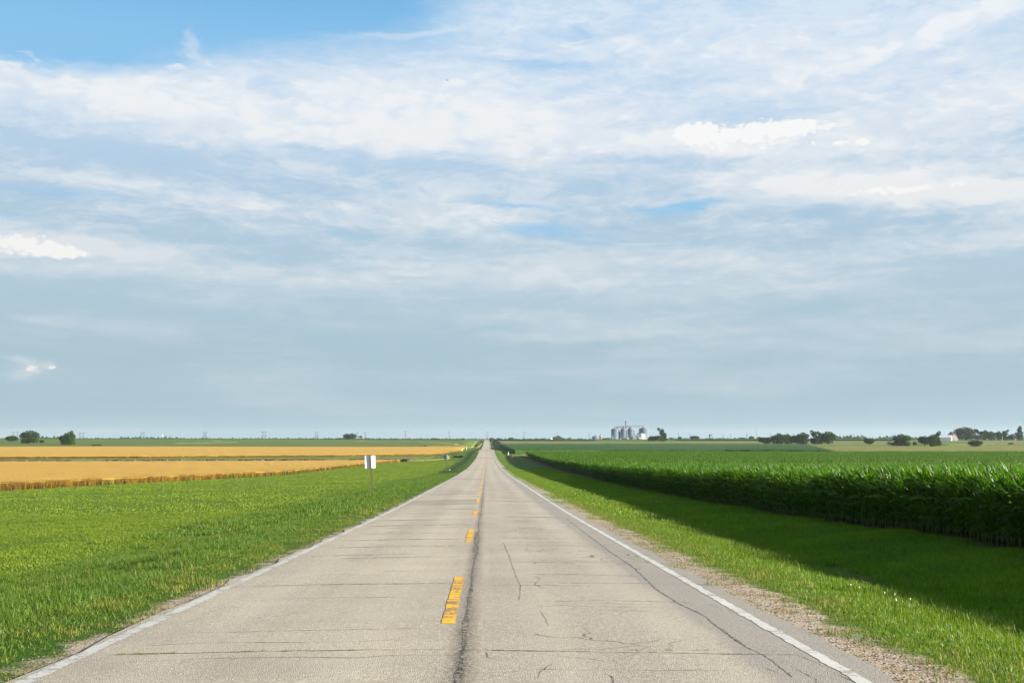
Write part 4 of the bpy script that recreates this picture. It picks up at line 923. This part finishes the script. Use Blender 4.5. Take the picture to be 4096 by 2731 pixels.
    for j, (px, d, w, hh, k, ol, lab) in enumerate(T):
        x = colx(px, d); z = float(h(x, d)); W_ = w * d / 4528; H_ = hh * d / 4528; v = j % 3
        o = thing('tree' if hh > 9 and k != 'bush' else 'shrub', (x, d, z - .1), lab, 'tree' if hh > 9 and k != 'bush' else 'shrub', None, (j * 1.7) % 6.28)
        cr, tm = lib[(k, v, 'leaf_tree_olive' if ol else 'leaf_tree')]
        link('crown', cr, None, o); link('trunk', tm, None, o); o.scale = (W_ / .86, W_ / .86, H_ / .84)
    # the wooded skyline, one belt per depth
    def belt(name, segs, d0, label, seed, dens=1.0):
        r = np.random.default_rng(seed); C = []; Sz = []
        for (a, b, hp) in segs:
            n = int((b - a) * 5 * dens); px = r.uniform(a, b, n)
            prof = hp * (.45 + .55 * np.clip(.5 + .5 * np.sin(px * .19 + seed) * np.sin(px * .071 + 1) + .35 * np.sin(px * .43), 0, 1))
            d = d0 + r.uniform(-60, 60, n); x = colx(px, d); H_ = prof * d / 4528
            C.append(np.stack([x, d, h(x, d) + H_ * r.uniform(.05, 1, n) ** .7], 1)); Sz.append(r.uniform(.5, 1.0, n) * 1.1 * d / 2500)
        C = np.concatenate(C); s = np.concatenate(Sz)[:, None]; n = len(C)
        a = r.normal(0, 1, (n, 3)); a /= np.linalg.norm(a, axis=1)[:, None]; b = np.cross(a, r.normal(0, 1, (n, 3))); b /= np.linalg.norm(b, axis=1)[:, None]
        V = np.stack([C - a * s, C - b * s, C + a * s, C + b * s], 1).reshape(-1, 3)
        o = link(name, npmesh(name, V, np.arange(4 * n), np.full(n, 4), attr={'rnd': np.repeat(r.uniform(0, 1, n), 4)}), M['leaf_tree']); tag(o, label, 'woodland', kind='stuff')
    belt('tree_belt', [(40, 60, 8), (172, 262, 15), (310, 400, 8), (400, 480, 9), (490, 700, 13), (700, 760, 11), (800, 850, 10), (880, 1090, 8), (1180, 1215, 4), (1330, 1345, 5)], 2600, 'dark belt of far trees along the left skyline', 3, 2.2)
    belt('tree_belt', [(3335, 3470, 19), (3520, 3570, 17), (3640, 3700, 12), (2240, 2270, 6), (3390, 3440, 20)], 2300, 'belt of far trees behind the pasture at right', 5, 3)
    belt('distant_woods', [(-300, 1500, 11), (1500, 1950, 9), (1950, 2600, 9), (2600, 3300, 10), (3300, 4400, 12)], 5200, 'hazy blue woods along the whole horizon', 8, 1.6)
    belt('distant_woods', [(0, 1200, 9), (1200, 2900, 7.5), (2900, 4200, 11)], 7600, 'faintest blue woods beyond the nearer hazy woods', 9, 1.2)
trees()

# ------------------------------------------------------------------ roadside signs and posts
def roadside():
    # speed-limit style board seen from behind, on a leaning wooden post
    x, y = hit(1491, 1970); z = float(h(x, y)); s = y / 4528
    o = thing('road_sign', (x, y, z - .05), 'white rectangular road sign seen from behind on a leaning wooden post', 'road sign', rz=R(-4)); o.rotation_euler = (0, R(-4.6), R(7))
    H_ = 149 * s
    p = MB(); p.box((0, 0, H_ / 2), (.13, .10, H_ + .1)); p.build('post', M['post'], o)
    w, hh = 41 * s, 50 * s; b = MB(); n = 6; rr = .05; pts = []
    for cx, cz, a0 in ((w / 2 - rr, hh / 2 - rr, 0), (-w / 2 + rr, hh / 2 - rr, 90), (-w / 2 + rr, -hh / 2 + rr, 180), (w / 2 - rr, -hh / 2 + rr, 270)):
        for k in range(n + 1): t = R(a0 + 90 * k / n); pts.append((cx + rr * math.cos(t), cz + rr * math.sin(t)))
    def plate(pts, y0, th):
        m_ = len(pts); q = MB(); q.add([(a, y0, c) for a, c in pts] + [(a, y0 + th, c) for a, c in pts], [tuple(range(m_)), tuple(range(2 * m_ - 1, m_ - 1, -1))] + [(k, m_ + k, m_ + (k + 1) % m_, (k + 1) % m_) for k in range(m_)]); return q
    bo = plate(pts, 0, .004).build('board', M['sign_white'], o); bo.location = (-.03, .055, H_ - hh / 2 - .0); bo.rotation_euler = (0, R(4.6 - 2), 0)
    bt = MB()
    for dz in (.2, -.2): bt.bar((-.0, -.056, H_ - hh / 2 + dz), (0, -.072, H_ - hh / 2 + dz), .014, 6)
    bt.build('bolts', M['dark_steel'], o)
    # warning diamond seen from behind
    x, y = hit(1786, 1883.5); z = float(h(x, y)); s = y / 4528
    o = thing('road_sign', (x, y, z - .05), 'grey diamond warning sign seen from behind on a dark wooden post', 'road sign'); o.rotation_euler = (0, R(-1.2), R(3)); H_ = 69.5 * s
    p = MB(); p.box((0, 0, H_ / 2), (.2, .16, H_ + .1)); p.build('post', M['post'], o)
    q = 13.8 * s; pl = plate([(0, -q), (q, 0), (0, q), (-q, 0)], 0, .004).build('board', M['sign_grey'], o); pl.location = (.02, .085, H_ - q * .98)
    # white delineator posts
    for px, d, hp, lab in ((1867, 905, 9, 'thin white marker post at the far corner of the farther wheat'), (1849, 700, 7, 'thin white marker post at the near corner of the farther wheat'), (2033, 520, 8, 'thin white marker post before the far cornfield, right of the road'), (1971, 1240, 4, 'tiny white marker, upper one beside the far right verge'), (1975, 1000, 4, 'tiny white marker, lower one beside the far right verge')):
        x = colx(px, d); z = float(h(x, d)); hh = hp * d / 4528 + (.4 if d < 950 else 0); o = thing('marker_post', (x, d, z), lab, 'marker post', 'white marker posts in the verges')
        m_ = MB(); m_.bar((0, 0, -.1), (0, 0, hh), .16, 8, .15); m_.build('post', M['white_plastic'], o); c = MB(); c.lathe([(.16, 0), (.17, .05), (.06, .14)], 8, (0, 0, hh)); c.build('cap', M['white_plastic'], o)
    # orange signs at the road's end
    for px, d, lab in ((1945, 1640, 'small orange diamond sign left of the road end on the crest'), (1968, 1600, 'small orange sign right of the road end on the crest')):
        x = colx(px, d); z = float(h(x, d)); o = thing('road_sign', (x, d, z), lab, 'road sign'); p = MB(); p.box((0, 0, 1.1), (.1, .1, 2.3)); p.build('post', M['post'], o)
        plate([(0, -.6), (.6, 0), (0, .6), (-.6, 0)], -.08, .01).build('board', M['orange'], o).location = (0, 0, 2.1)
    # litter and rock
    x, y = hit(1798, 1880); o = thing('paper_litter', (x, y, float(h(x, y))), 'small white scrap of litter in the grass by the diamond sign', 'litter'); m_ = MB(); m_.lathe([(.22, 0), (.17, .10), (.05, .16)], 5); m_.build('paper', M['white_plastic'], o)
roadside()

# ------------------------------------------------------------------ grain bins, farm, pylons
U = 1700 / 4528 * .12755     # metres per unit of the close-up the bins were measured in, at 1700 m
def binx(u): return colx(2380 + u * .12755, 1700)
BZ = float(h(binx(1000), 1700))
def grain_bin(u, wu, eave, peak, label, m=None, roof=None, dy=0, base=703, group='grain bins of the elevator', door=True, vents=True):
    r = wu * U / 2; he = (base - eave) * U; hp = (base - peak) * U; x = binx(u); y = 1700 + dy; z = float(h(x, y)) if dy < 60 else BZ
    z = BZ - .3; o = thing('grain_bin', (x, y, z), label, 'grain bin', group, R(-90))
    b = MB(); prof = [(r * 1.01, -.5), (r * 1.01, .4), (r, .41)]
    b.lathe(prof + [(r, he)], 48); b.build('wall', m or M['steel'], o, True)
    c = MB(); c.lathe([(r + .25, he - .1), (r + .25, he), (r * .14, hp - .5), (r * .14, hp - .1), (.1, hp)], 32); c.build('roof', roof or M['steel_roof'], o)
    if door: d = MB(); d.box((r + .02, 0, 1.2), (.2, 1.0, 2)); d.build('door', M['dark_steel'], o)
    if vents and r > 4:
        for k in range(6):
            a = k * 1.047 + .3; rr = r * .6; zz = he + (hp - .5 - he) * .42; v = MB(); v.box((rr * math.cos(a), rr * math.sin(a), zz + .35), (.6, .6, .8), a); v.build('vent', M['dark_steel'], o)
        l = MB(); a = -.5
        for sgn in (-.25, .25): l.bar(((r + .12) * math.cos(a) - sgn * math.sin(a), (r + .12) * math.sin(a) + sgn * math.cos(a), 0), ((r + .12) * math.cos(a) - sgn * math.sin(a), (r + .12) * math.sin(a) + sgn * math.cos(a), he), .05)
        for zz in np.arange(.5, he, .6): l.bar(((r + .12) * math.cos(a) + .25 * math.sin(a), (r + .12) * math.sin(a) - .25 * math.cos(a), zz), ((r + .12) * math.cos(a) - .25 * math.sin(a), (r + .12) * math.sin(a) + .25 * math.cos(a), zz), .03)
        l.build('ladder', M['dark_steel'], o)
    return o
def elevator():
    grain_bin(617, 238, 370, 305, 'tall galvanised grain bin, leftmost of the elevator')
    grain_bin(893, 192, 370, 285, 'narrow galvanised grain bin, left of the leg tower')
    grain_bin(1122, 214, 370, 272, 'tall galvanised grain bin right of the leg tower')
    grain_bin(1530, 300, 355, 268, 'widest galvanised grain bin, rightmost of the elevator')
    grain_bin(760, 190, 345, 268, 'grain bin standing behind the two leftmost bins', dy=22)
    grain_bin(1228, 176, 362, 300, 'shiny grain bin behind the one right of the tower', dy=16)
    grain_bin(1430, 196, 520, 482, 'low white grain bin in front of the widest bin', M['white_steel'], M['white_steel'], dy=-12, vents=False)
    grain_bin(1350, 100, 500, 455, 'small white hopper bin behind the low white bin', M['white_steel'], M['white_steel'], dy=-2, vents=False)
    grain_bin(1262, 72, 525, 515, 'slim white tank left of the low white bin', M['white_steel'], M['white_steel'], dy=-12, vents=False)
    grain_bin(1320, 92, 627, 606, 'small rusty bin in front of the white tank', M['rust'], M['white_steel'], dy=-20, vents=False)
    grain_bin(765, 66, 385, 375, 'slim rusty dryer tower between the two left bins', M['rust'], M['rust'], dy=9, vents=False, door=False)
    grain_bin(1003, 26, 420, 415, 'thin tan tower squeezed left of the middle bin', M['concrete'], M['concrete'], dy=12, vents=False, door=False)
    grain_bin(10, 228, 614, 545, 'old squat steel bin left of the elevator', base=712, vents=False)
    grain_bin(70, 66, 668, 655, 'low little steel bin before the old squat bin', base=712, vents=False, dy=-14)
    sl = grain_bin(173, 84, 562, 552, 'brown stave silo with a small cap left of the elevator', M['rust'], M['concrete'], base=712, vents=False)
    c = MB(); c.lathe([(.6, 7.4), (.6, 8.2), (.1, 8.6)], 10); c.build('cap', M['rust'], sl); c = MB(); c.lathe([(2.12, 5.6), (2.12, 7.35)], 24); c.build('collar', M['concrete'], sl)
    # bucket elevator leg with braces
    H = lambda v: (703 - v) * U
    x0 = binx(966); o = thing('elevator_leg', (x0, 1703, BZ - .3), 'dark grain elevator leg tower rising above the bins', 'elevator tower')
    t = MB(); t.box((0, 0, H(115) / 2), (.9, .9, H(115))); t.build('leg_casing', M['dark_steel'], o)
    hd = MB(); hd.box((0, 0, H(128)), (2.6, 1.4, 1.1)); hd.box((0, 0, H(108)), (.8, .8, 1.6)); hd.build('head', M['dark_steel'], o)
    pf = MB(); pf.box((0, 0, H(150)), (1.8, 1.8, .15)); [pf.bar((sx, sy, H(150)), (sx, sy, H(138)), .06) for sx in (-.9, .9) for sy in (-.9, .9)]; pf.build('platform', M['dark_steel'], o)
    br = MB()
    for (a, b, r_) in (((-.2, H(165)), (-4.2, H(275)), .22), ((-.2, H(180)), (-5.0, H(262)), .12), ((.2, H(165)), (3.6, H(250)), .09), ((-.1, H(170)), (-1.5, H(275)), .10), ((.1, H(165)), (.8, H(260)), .08)): br.bar((a[0], 0, a[1]), (b[0], -1, b[1]), r_)
    br.build('spouts', M['dark_steel'], o)
    def conveyor(pts, label, posts=()):
        xa = binx(pts[0][0]); o = thing('conveyor', (xa, 1700, BZ - .3), label, 'conveyor', 'overhead conveyors of the grain bins')
        b = MB(); tr = MB()
        for (a, c) in zip(pts[:-1], pts[1:]):
            p, q = Vector((binx(a[0]) - xa, 0, H(a[1]))), Vector((binx(c[0]) - xa, 0, H(c[1]))); b.bar(p, q, .36); n = 10
            for k in range(n):
                u, v = p.lerp(q, k / n), p.lerp(q, (k + 1) / n); tr.bar(u + Vector((0, .3, -.9)), v + Vector((0, .3, -.1)), .07); tr.bar(u + Vector((0, .3, -.9)), v + Vector((0, .3, -.9)), .07)
        b.build('housing', M['dark_steel'], o); tr.build('truss', M['dark_steel'], o)
        for (u, a, c) in posts: s_ = MB(); s_.bar((binx(u) - xa, 0, H(a)), (binx(u) - xa, 0, H(c)), .22); s_.build('support', M['dark_steel'], o)
    conveyor([(622, 272), (860, 280)], 'overhead conveyor from the leftmost bin to the tower', [(622, 272, 300)])
    conveyor([(860, 268), (1165, 255)], 'overhead conveyor from the tower to the middle bin', [(1165, 240, 275)])
    conveyor([(880, 292), (1120, 288)], 'lower overhead conveyor right of the tower')
    conveyor([(1180, 272), (1530, 243)], 'long overhead conveyor to the widest bin', [(1528, 235, 268), (1375, 262, 460)])
    st = thing('machinery_platform', (binx(850), 1700, BZ - .3), 'dark platform and motors above the narrow bin', 'platform'); q = MB(); q.box((0, 0, H(290)), (6, 2, .9)); q.box((-1, 0, H(262)), (.5, .5, 2.4)); q.box((-4.5, 0, H(285)), (2.5, 1, .8)); q.box((-5.2, 0, H(268)), (1.1, .8, 1.0)); q.build('deck', M['dark_steel'], st)
    l = MB(); [l.bar((x, y, 14.5), (x, y, H(290)), .15) for x in (-2.5, 2.5) for y in (-.8, .8)]; l.build('legs', M['dark_steel'], st)
    # sheds
    def shed(px, d, wp, eh, rh, wm, rm, label, ln=12, name='shed', rzz=0, zoff=0, dr=True, cat='shed'):
        s = d / 4528; w = wp * s; x = colx(px, d); z = float(h(x, d)) + zoff; o = thing(name, (x, d, z - .3), label, cat, rz=rzz)
        e, r_ = eh * s + .3, (eh + rh) * s + .3; b = MB(); hw = w / 2; l2 = ln / 2
        b.add([(-hw, -l2, -1), (hw, -l2, -1), (hw, -l2, e), (0, -l2, r_), (-hw, -l2, e), (-hw, l2, -1), (hw, l2, -1), (hw, l2, e), (0, l2, r_), (-hw, l2, e)], [(0, 1, 2, 3, 4), (9, 8, 7, 6, 5), (1, 6, 7, 2), (5, 0, 4, 9), (4, 3, 8, 9), (3, 2, 7, 8)])
        b.build('wall', wm, o); q = MB(); q.gable(w, ln, e + .03, r_ + .03, .4, .2); q.build('roof', rm, o)
        if dr: k = MB(); k.box((0, -l2 - .05, min(1.6, e * .35)), (min(3.5, w * .3), .12, min(3.2, e * .7))); k.build('door', M['grey_board'], o)
        return o
    shed(2586, 1685, 22, 2, 6, M['white_board'], M['white_steel'], 'low white shed at the right foot of the widest bin', 8)
    shed(2430, 1720, 22, 6, 3, M['white_steel'], M['steel_roof'], 'low pale machine shed between the stave silo and the bins', 14)
    shed(2416, 1712, 14, 5, 3, M['grey_board'], M['red_roof'], 'small brownish shed beside the stave silo', 9)
    shed(2285, 2500, 27, 3, 1.5, M['white_board'], M['white_steel'], 'long low white shed on the horizon left of the old bin', 12)
    # tiny white round bin on the horizon
    d = 2300; s = d / 4528; x = colx(2203, d); z = float(h(x, d)); o = thing('grain_bin', (x, d, z), 'little white round bin alone on the horizon between trees', 'grain bin')
    b = MB(); b.lathe([(7 * s, -1), (7 * s, 6 * s)], 24); b.build('wall', M['white_steel'], o, True); b = MB(); b.lathe([(7.3 * s, 6 * s), (1 * s, 9.5 * s), (.2, 10 * s)], 24); b.build('roof', M['white_steel'], o)
    # distant elevator at left
    d = 2900; s = d / 4528; x = colx(663, d); z = float(h(x, d)); o = thing('grain_elevator', (x, d, z), 'distant pale grain elevator with a slim tower on the left skyline', 'grain elevator')
    b = MB(); b.box((0, 0, 10 * s), (3.5 * s, 3 * s, 24 * s)); b.build('tower', M['white_steel'], o)
    b = MB(); b.bar((0, 0, 17 * s), (38 * s, 0, 17 * s), .7 * s); b.bar((38 * s, 0, 17 * s), (38 * s, 0, 12 * s), .4 * s); b.bar((14 * s, 0, 17 * s), (14 * s, 0, 5 * s), .3 * s); b.build('conveyor', M['dark_steel'], o)
    b = MB(); b.lathe([(14 * s, -1), (14 * s, 5 * s), (1 * s, 13 * s)], 20, (38 * s, 4, 0)); b.build('flat_bin', M['steel_roof'], o); b = MB(); b.lathe([(3.5 * s, -1), (3.5 * s, 6 * s), (.3 * s, 8 * s)], 16, (11 * s, -6, 0)); b.build('round_bin', M['white_steel'], o)
    shed(726, 2850, 14, 5, 3, M['white_board'], M['white_steel'], 'small white shed right of the distant grain elevator', 10)
    # farm at right
    o = shed(3789, 1480, 37, 14, 9, M['white_board'], M['white_steel'], 'weathered white barn with a pale roof beside the crib', 16, 'barn', R(64), cat='barn')
    c = MB(); c.box((0, 2, 8.3), (.9, .9, 1.4)); c.build('cupola', M['white_board'], o)
    o = shed(3817, 1520, 24, 18, 11, M['grey_board'], M['grey_board'], 'tall weathered corn crib with a red cupola behind the white barn', 12, 'corn_crib', R(12), cat='crib')
    c = MB(); c.box((0, 0, 10.0), (3.2, 5, 1.8)); c.build('cupola', M['grey_board'], o); c = MB(); q = MB(); q.gable(3.2, 5, 10.9, 12.0, .4, .15); q.build('cupola_roof', M['red_roof'], o)
    shed(3832, 1560, 9, 7, 3, M['white_board'], M['white_steel'], 'small white outbuilding at the right of the crib', 7, 'outbuilding')
    def house(px, d, wp, eh, rh, wm, rm, lab, rzz):
        o = shed(px, d, wp, eh, rh, wm, rm, lab, 9, 'farmhouse', rzz, cat='farmhouse'); s = d / 4528
        for sx in (-.28, .28):
            for zz in (.3, .72): f_ = MB(); f_.box((sx * wp * s, -4.56, eh * s * zz + .3), (.9, .1, 1.3)); f_.build('window', M['glass'], o)
        c = MB(); c.box((wp * s * .2, 0, (eh + rh) * s + .4), (.7, .7, 1.6)); c.build('chimney', M['red_roof'], o)
    house(3951, 1720, 16, 9, 7, M['white_board'], M['steel_roof'], 'small white farmhouse hidden between trees at right', 0)
    house(4070, 1640, 20, 17, 6, M['grey_board'], M['steel_roof'], 'gray two storey farmhouse among trees at far right', R(25))
    house(4012, 1700, 10, 7, 5, M['white_board'], M['steel_roof'], 'little pale house peeping between the far right trees', 0)
    # utility poles before the bins
    for u, a, b, lab in ((545, 545, 722, 'pale utility pole before the leftmost bin'), (890, 560, 742, 'utility pole before the narrow bin'), (1087, 585, 745, 'pale utility pole before the middle bin'), (430, 580, 715, 'thin utility pole left of the leftmost bin'), (660, 590, 740, 'thin utility pole right side of the leftmost bin'), (1030, 600, 740, 'thin utility pole under the leg tower'), (1727, 530, 700, 'utility pole between the widest bin and the dark tree'), (405, 570, 712, 'utility pole beside the pale machine shed')):
        x = binx(u); y = 1640; z = float(h(x, y)); hh = (b - a) * U; o = thing('utility_pole', (x, y, z), lab, 'utility pole', 'utility poles by the grain bins')
        p = MB(); p.bar((0, 0, -.2), (0, 0, hh), .22, 6, .15); p.build('pole', M['concrete'], o); p = MB(); p.box((0, 0, hh - .5), (1.6, .12, .14)); p.build('cross_arm', M['post'], o)
    for px, d, hp, lab in ((2695, 1900, 21, 'bare pole right of the bin grove'), (2859, 1800, 16, 'thin bare pole right of the odd upright tree'), (4022, 1450, 22, 'pale utility pole before the far right farmyard'), (2928, 1900, 14, 'thin pole on the skyline under a pylon')):
        x = colx(px, d); z = float(h(x, d)); hh = hp * d / 4528; o = thing('utility_pole', (x, d, z), lab, 'utility pole'); p = MB(); p.bar((0, 0, -.2), (0, 0, hh), .22, 6, .15); p.build('pole', M['concrete'], o); p = MB(); p.box((0, 0, hh - .5), (1.6, .12, .14)); p.build('cross_arm', M['post'], o)
    x = binx(777); y = 1600; z = float(h(x, y)); o = thing('yard_sign', (x, y, z), 'small white board on a post before the bins', 'sign'); p = MB(); [p.box((sx, 0, 1.3), (.12, .12, 3)) for sx in (-.9, .9)]; p.build('post', M['post'], o); p = MB(); p.box((0, -.1, 2.8), (2.3, .08, .9)); p.build('board', M['white_plastic'], o)
    # parked truck before the leftmost bin
    x = binx(620); y = 1640; z = float(h(x, y)); o = thing('parked_truck', (x, y, z + .55), 'small dark truck parked before the leftmost bin', 'truck')
    p = MB(); p.box((0, 0, .7), (3.6, 1.8, .9)); p.build('body', M['dark_steel'], o); p = MB(); p.box((1.3, 0, 1.45), (1.5, 1.7, .9)); p.build('cab', M['white_steel'], o)
    for sx in (-1.2, 1.2):
        for sy in (-.8, .8): w_ = MB(); w_.bar((sx, sy - .1, .15), (sx, sy + .1, .15), .42, 12); w_.build('wheel', M['feather'], o)
    # thin mast
    x = colx(3028, 2600); z = float(h(x, 2600)); hh = 48 * 2600 / 4528; o = thing('radio_mast', (x, 2600, z), 'very thin tall radio mast between two bluish trees', 'mast'); p = MB(); p.bar((0, 0, 0), (0, 0, hh), .25, 4, .18); p.build('mast', M['pylon'], o); p = MB(); p.bar((0, 0, hh), (0, 0, hh + 2), .08, 4); p.build('tip', M['pylon'], o)
    # birds
    r_ = ray(1789, 322); t_ = 150 / r_[1]; o = thing('bird', (CX + r_[0] * t_, 150, EYE + r_[2] * t_), 'tiny dark bird flying in the upper sky', 'bird', rz=.5)
    V = [(-.02, .16, 0), (.02, .16, 0), (.035, .05, .02), (.03, -.08, .01), (.012, -.2, 0), (-.012, -.2, 0), (-.03, -.08, .01), (-.035, .05, .02), (0, .05, -.04), (0, -.08, -.03), (0, .2, .0)]
    b = MB(); b.add(V, [(0, 1, 10), (0, 8, 2, 1)[::1], (8, 9, 3, 2), (9, 4, 3), (9, 5, 4), (9, 6, 5), (8, 7, 6, 9), (0, 7, 8), (7, 0, 1, 2), (7, 2, 3, 6), (6, 3, 4, 5)])
    b.add([(-.03, .05, .01), (-.03, -.05, .01), (-.20, -.03, .12), (-.16, .04, .10), (-.30, -.06, .10)], [(0, 3, 2, 1), (3, 4, 2)]); b.add([(.03, .05, .01), (.03, -.05, .01), (.20, -.03, .05), (.16, .04, .05), (.30, -.06, -.01)], [(0, 1, 2, 3), (3, 2, 4)])
    b.build('body', M['feather'], o)
elevator()

def pylons():
    b = MB(); H_ = 38.0; w0 = 4.5; ww = 1.2; zw = 20
    th = .32
    for sx in (-1, 1):
        for sy in (-1, 1):
            b.bar((sx * w0, sy * w0, -.5), (sx * ww, sy * ww, zw), th); b.bar((sx * ww, sy * ww, zw), (sx * 2.6, sy * 1.2, H_), th)
    for z0, z1 in ((0, 7), (7, 13), (13, 17.5), (17.5, 22), (22, 27), (27, 32), (32, 38)):
        def wd(z): return w0 + (ww - w0) * z / zw if z < zw else ww + (2.6 - ww) * (z - zw) / (H_ - zw)
        for sy in (-1, 1): b.bar((-wd(z0), sy * 1.0, z0), (wd(z1), sy * 1.0, z1), .2); b.bar((wd(z0), sy * 1.0, z0), (-wd(z1), sy * 1.0, z1), .2)
    b.bar((-7.5, 0, H_), (7.5, 0, H_), .45); b.bar((-9, 0, 18), (9, 0, 18), .4)
    a = MB()
    for sx in (-1, 1):
        a.bar((sx * 9, 0, 18), (sx * 1.5, 0, 21), .25); a.bar((sx * 7.5, 0, H_), (sx * 2.2, 0, H_ - 3), .25); a.bar((sx * 8.5, 0, 18), (sx * 8.5, 0, 14.5), .2); a.bar((sx * 6, 0, H_), (sx * 6, 0, H_ - 3), .2)
    bm_, am_ = [], []
    o0 = None
    L = [(78, 5200, 'far pylon, first from the left edge'), (94, 5000, 'far pylon, second from the left edge'), (339, 5400, 'far pylon right of the lone wheat-edge tree, left one of the pair'), (352, 5400, 'far pylon right of the lone wheat-edge tree, right one of the pair'),
         (580, 5400, 'far pylon left of the distant elevator, left one of the pair'), (590, 5200, 'far pylon left of the distant elevator, right one of the pair'), (826, 5200, 'far pylon right of the distant elevator, left one of the pair'), (834, 5200, 'far pylon right of the distant elevator, right one of the pair'),
         (1058, 5000, 'far pylon midway along the left skyline, left one of the close pair'), (1069, 5000, 'far pylon midway along the left skyline, right one of the close pair'), (1268, 5200, 'far pylon left of the crest trees, left one of the overlapping pair'), (1275, 5200, 'far pylon left of the crest trees, right one of the overlapping pair'),
         (1432, 5400, 'far pylon just right of the crest trees'), (1464, 5400, 'far pylon alone, second right of the crest trees'), (1623, 4700, 'far pylon standing alone above the bean crest'), (1797, 4900, 'far pylon nearest the road on its left'), (1950, 5000, 'far pylon directly above the road end'), (2095, 5200, 'far pylon first right of the road end'),
         (2228, 6200, 'faint pylon above the trees by the little white bin'), (2356, 6000, 'faint pylon left of the grain bins'), (2713, 6000, 'faint pylon just right of the bare pole'), (2760, 6400, 'faint small pylon left of the odd upright tree'), (2848, 5700, 'faint pylon above the odd upright tree'),
         (2892, 6400, 'faint pylon, left of two between the odd tree and the mast'), (2923, 6200, 'faint pylon, right of two between the odd tree and the mast'), (2989, 5800, 'faint pylon above the low bush left of the mast'), (3084, 6200, 'faint pylon above the leftmost bush of the tree row'), (3176, 6000, 'faint pylon above the middle of the tree row'), (3419, 6000, 'faint pylon above the belt of trees at right')]
    for px, d, lab in L:
        x = colx(px, d); z = float(h(x, d)); s = {True: 1.0, False: .92}[d < 5600]
        if o0 is None:
            o0 = thing('transmission_pylon', (x, d, z), lab, 'pylon', 'lattice pylons on the horizon'); b.build('lattice', M['pylon'], o0); a.build('arms', M['pylon'], o0); o = o0
        else:
            o = o0.copy(); COL.objects.link(o); o['label'] = lab
            for ch in o0.children: c = ch.copy(); c.parent = o; COL.objects.link(c)
        o.location = (x, d, z); o.scale = (s, s, s)
pylons()

# ------------------------------------------------------------------ air
def haze():
    b = MB(); b.box((0, 4350, 25), (12600, 9000, 90)); me = None
    def f(g):
        v = g.n('ShaderNodeVolumePrincipled', {'Color': (.80, .90, 1.0, 1), 'Density': .000035, 'Anisotropy': .2}); return v.outputs[0]
    m = bpy.data.materials.new('haze'); m.use_nodes = True; g = NT(m.node_tree); out = g.n('ShaderNodeOutputMaterial'); g.t.links.new(f(g), out.inputs['Volume'])
    tag(b.build('haze', m), 'thin pale summer haze over the fields', 'haze', kind='stuff')
haze()
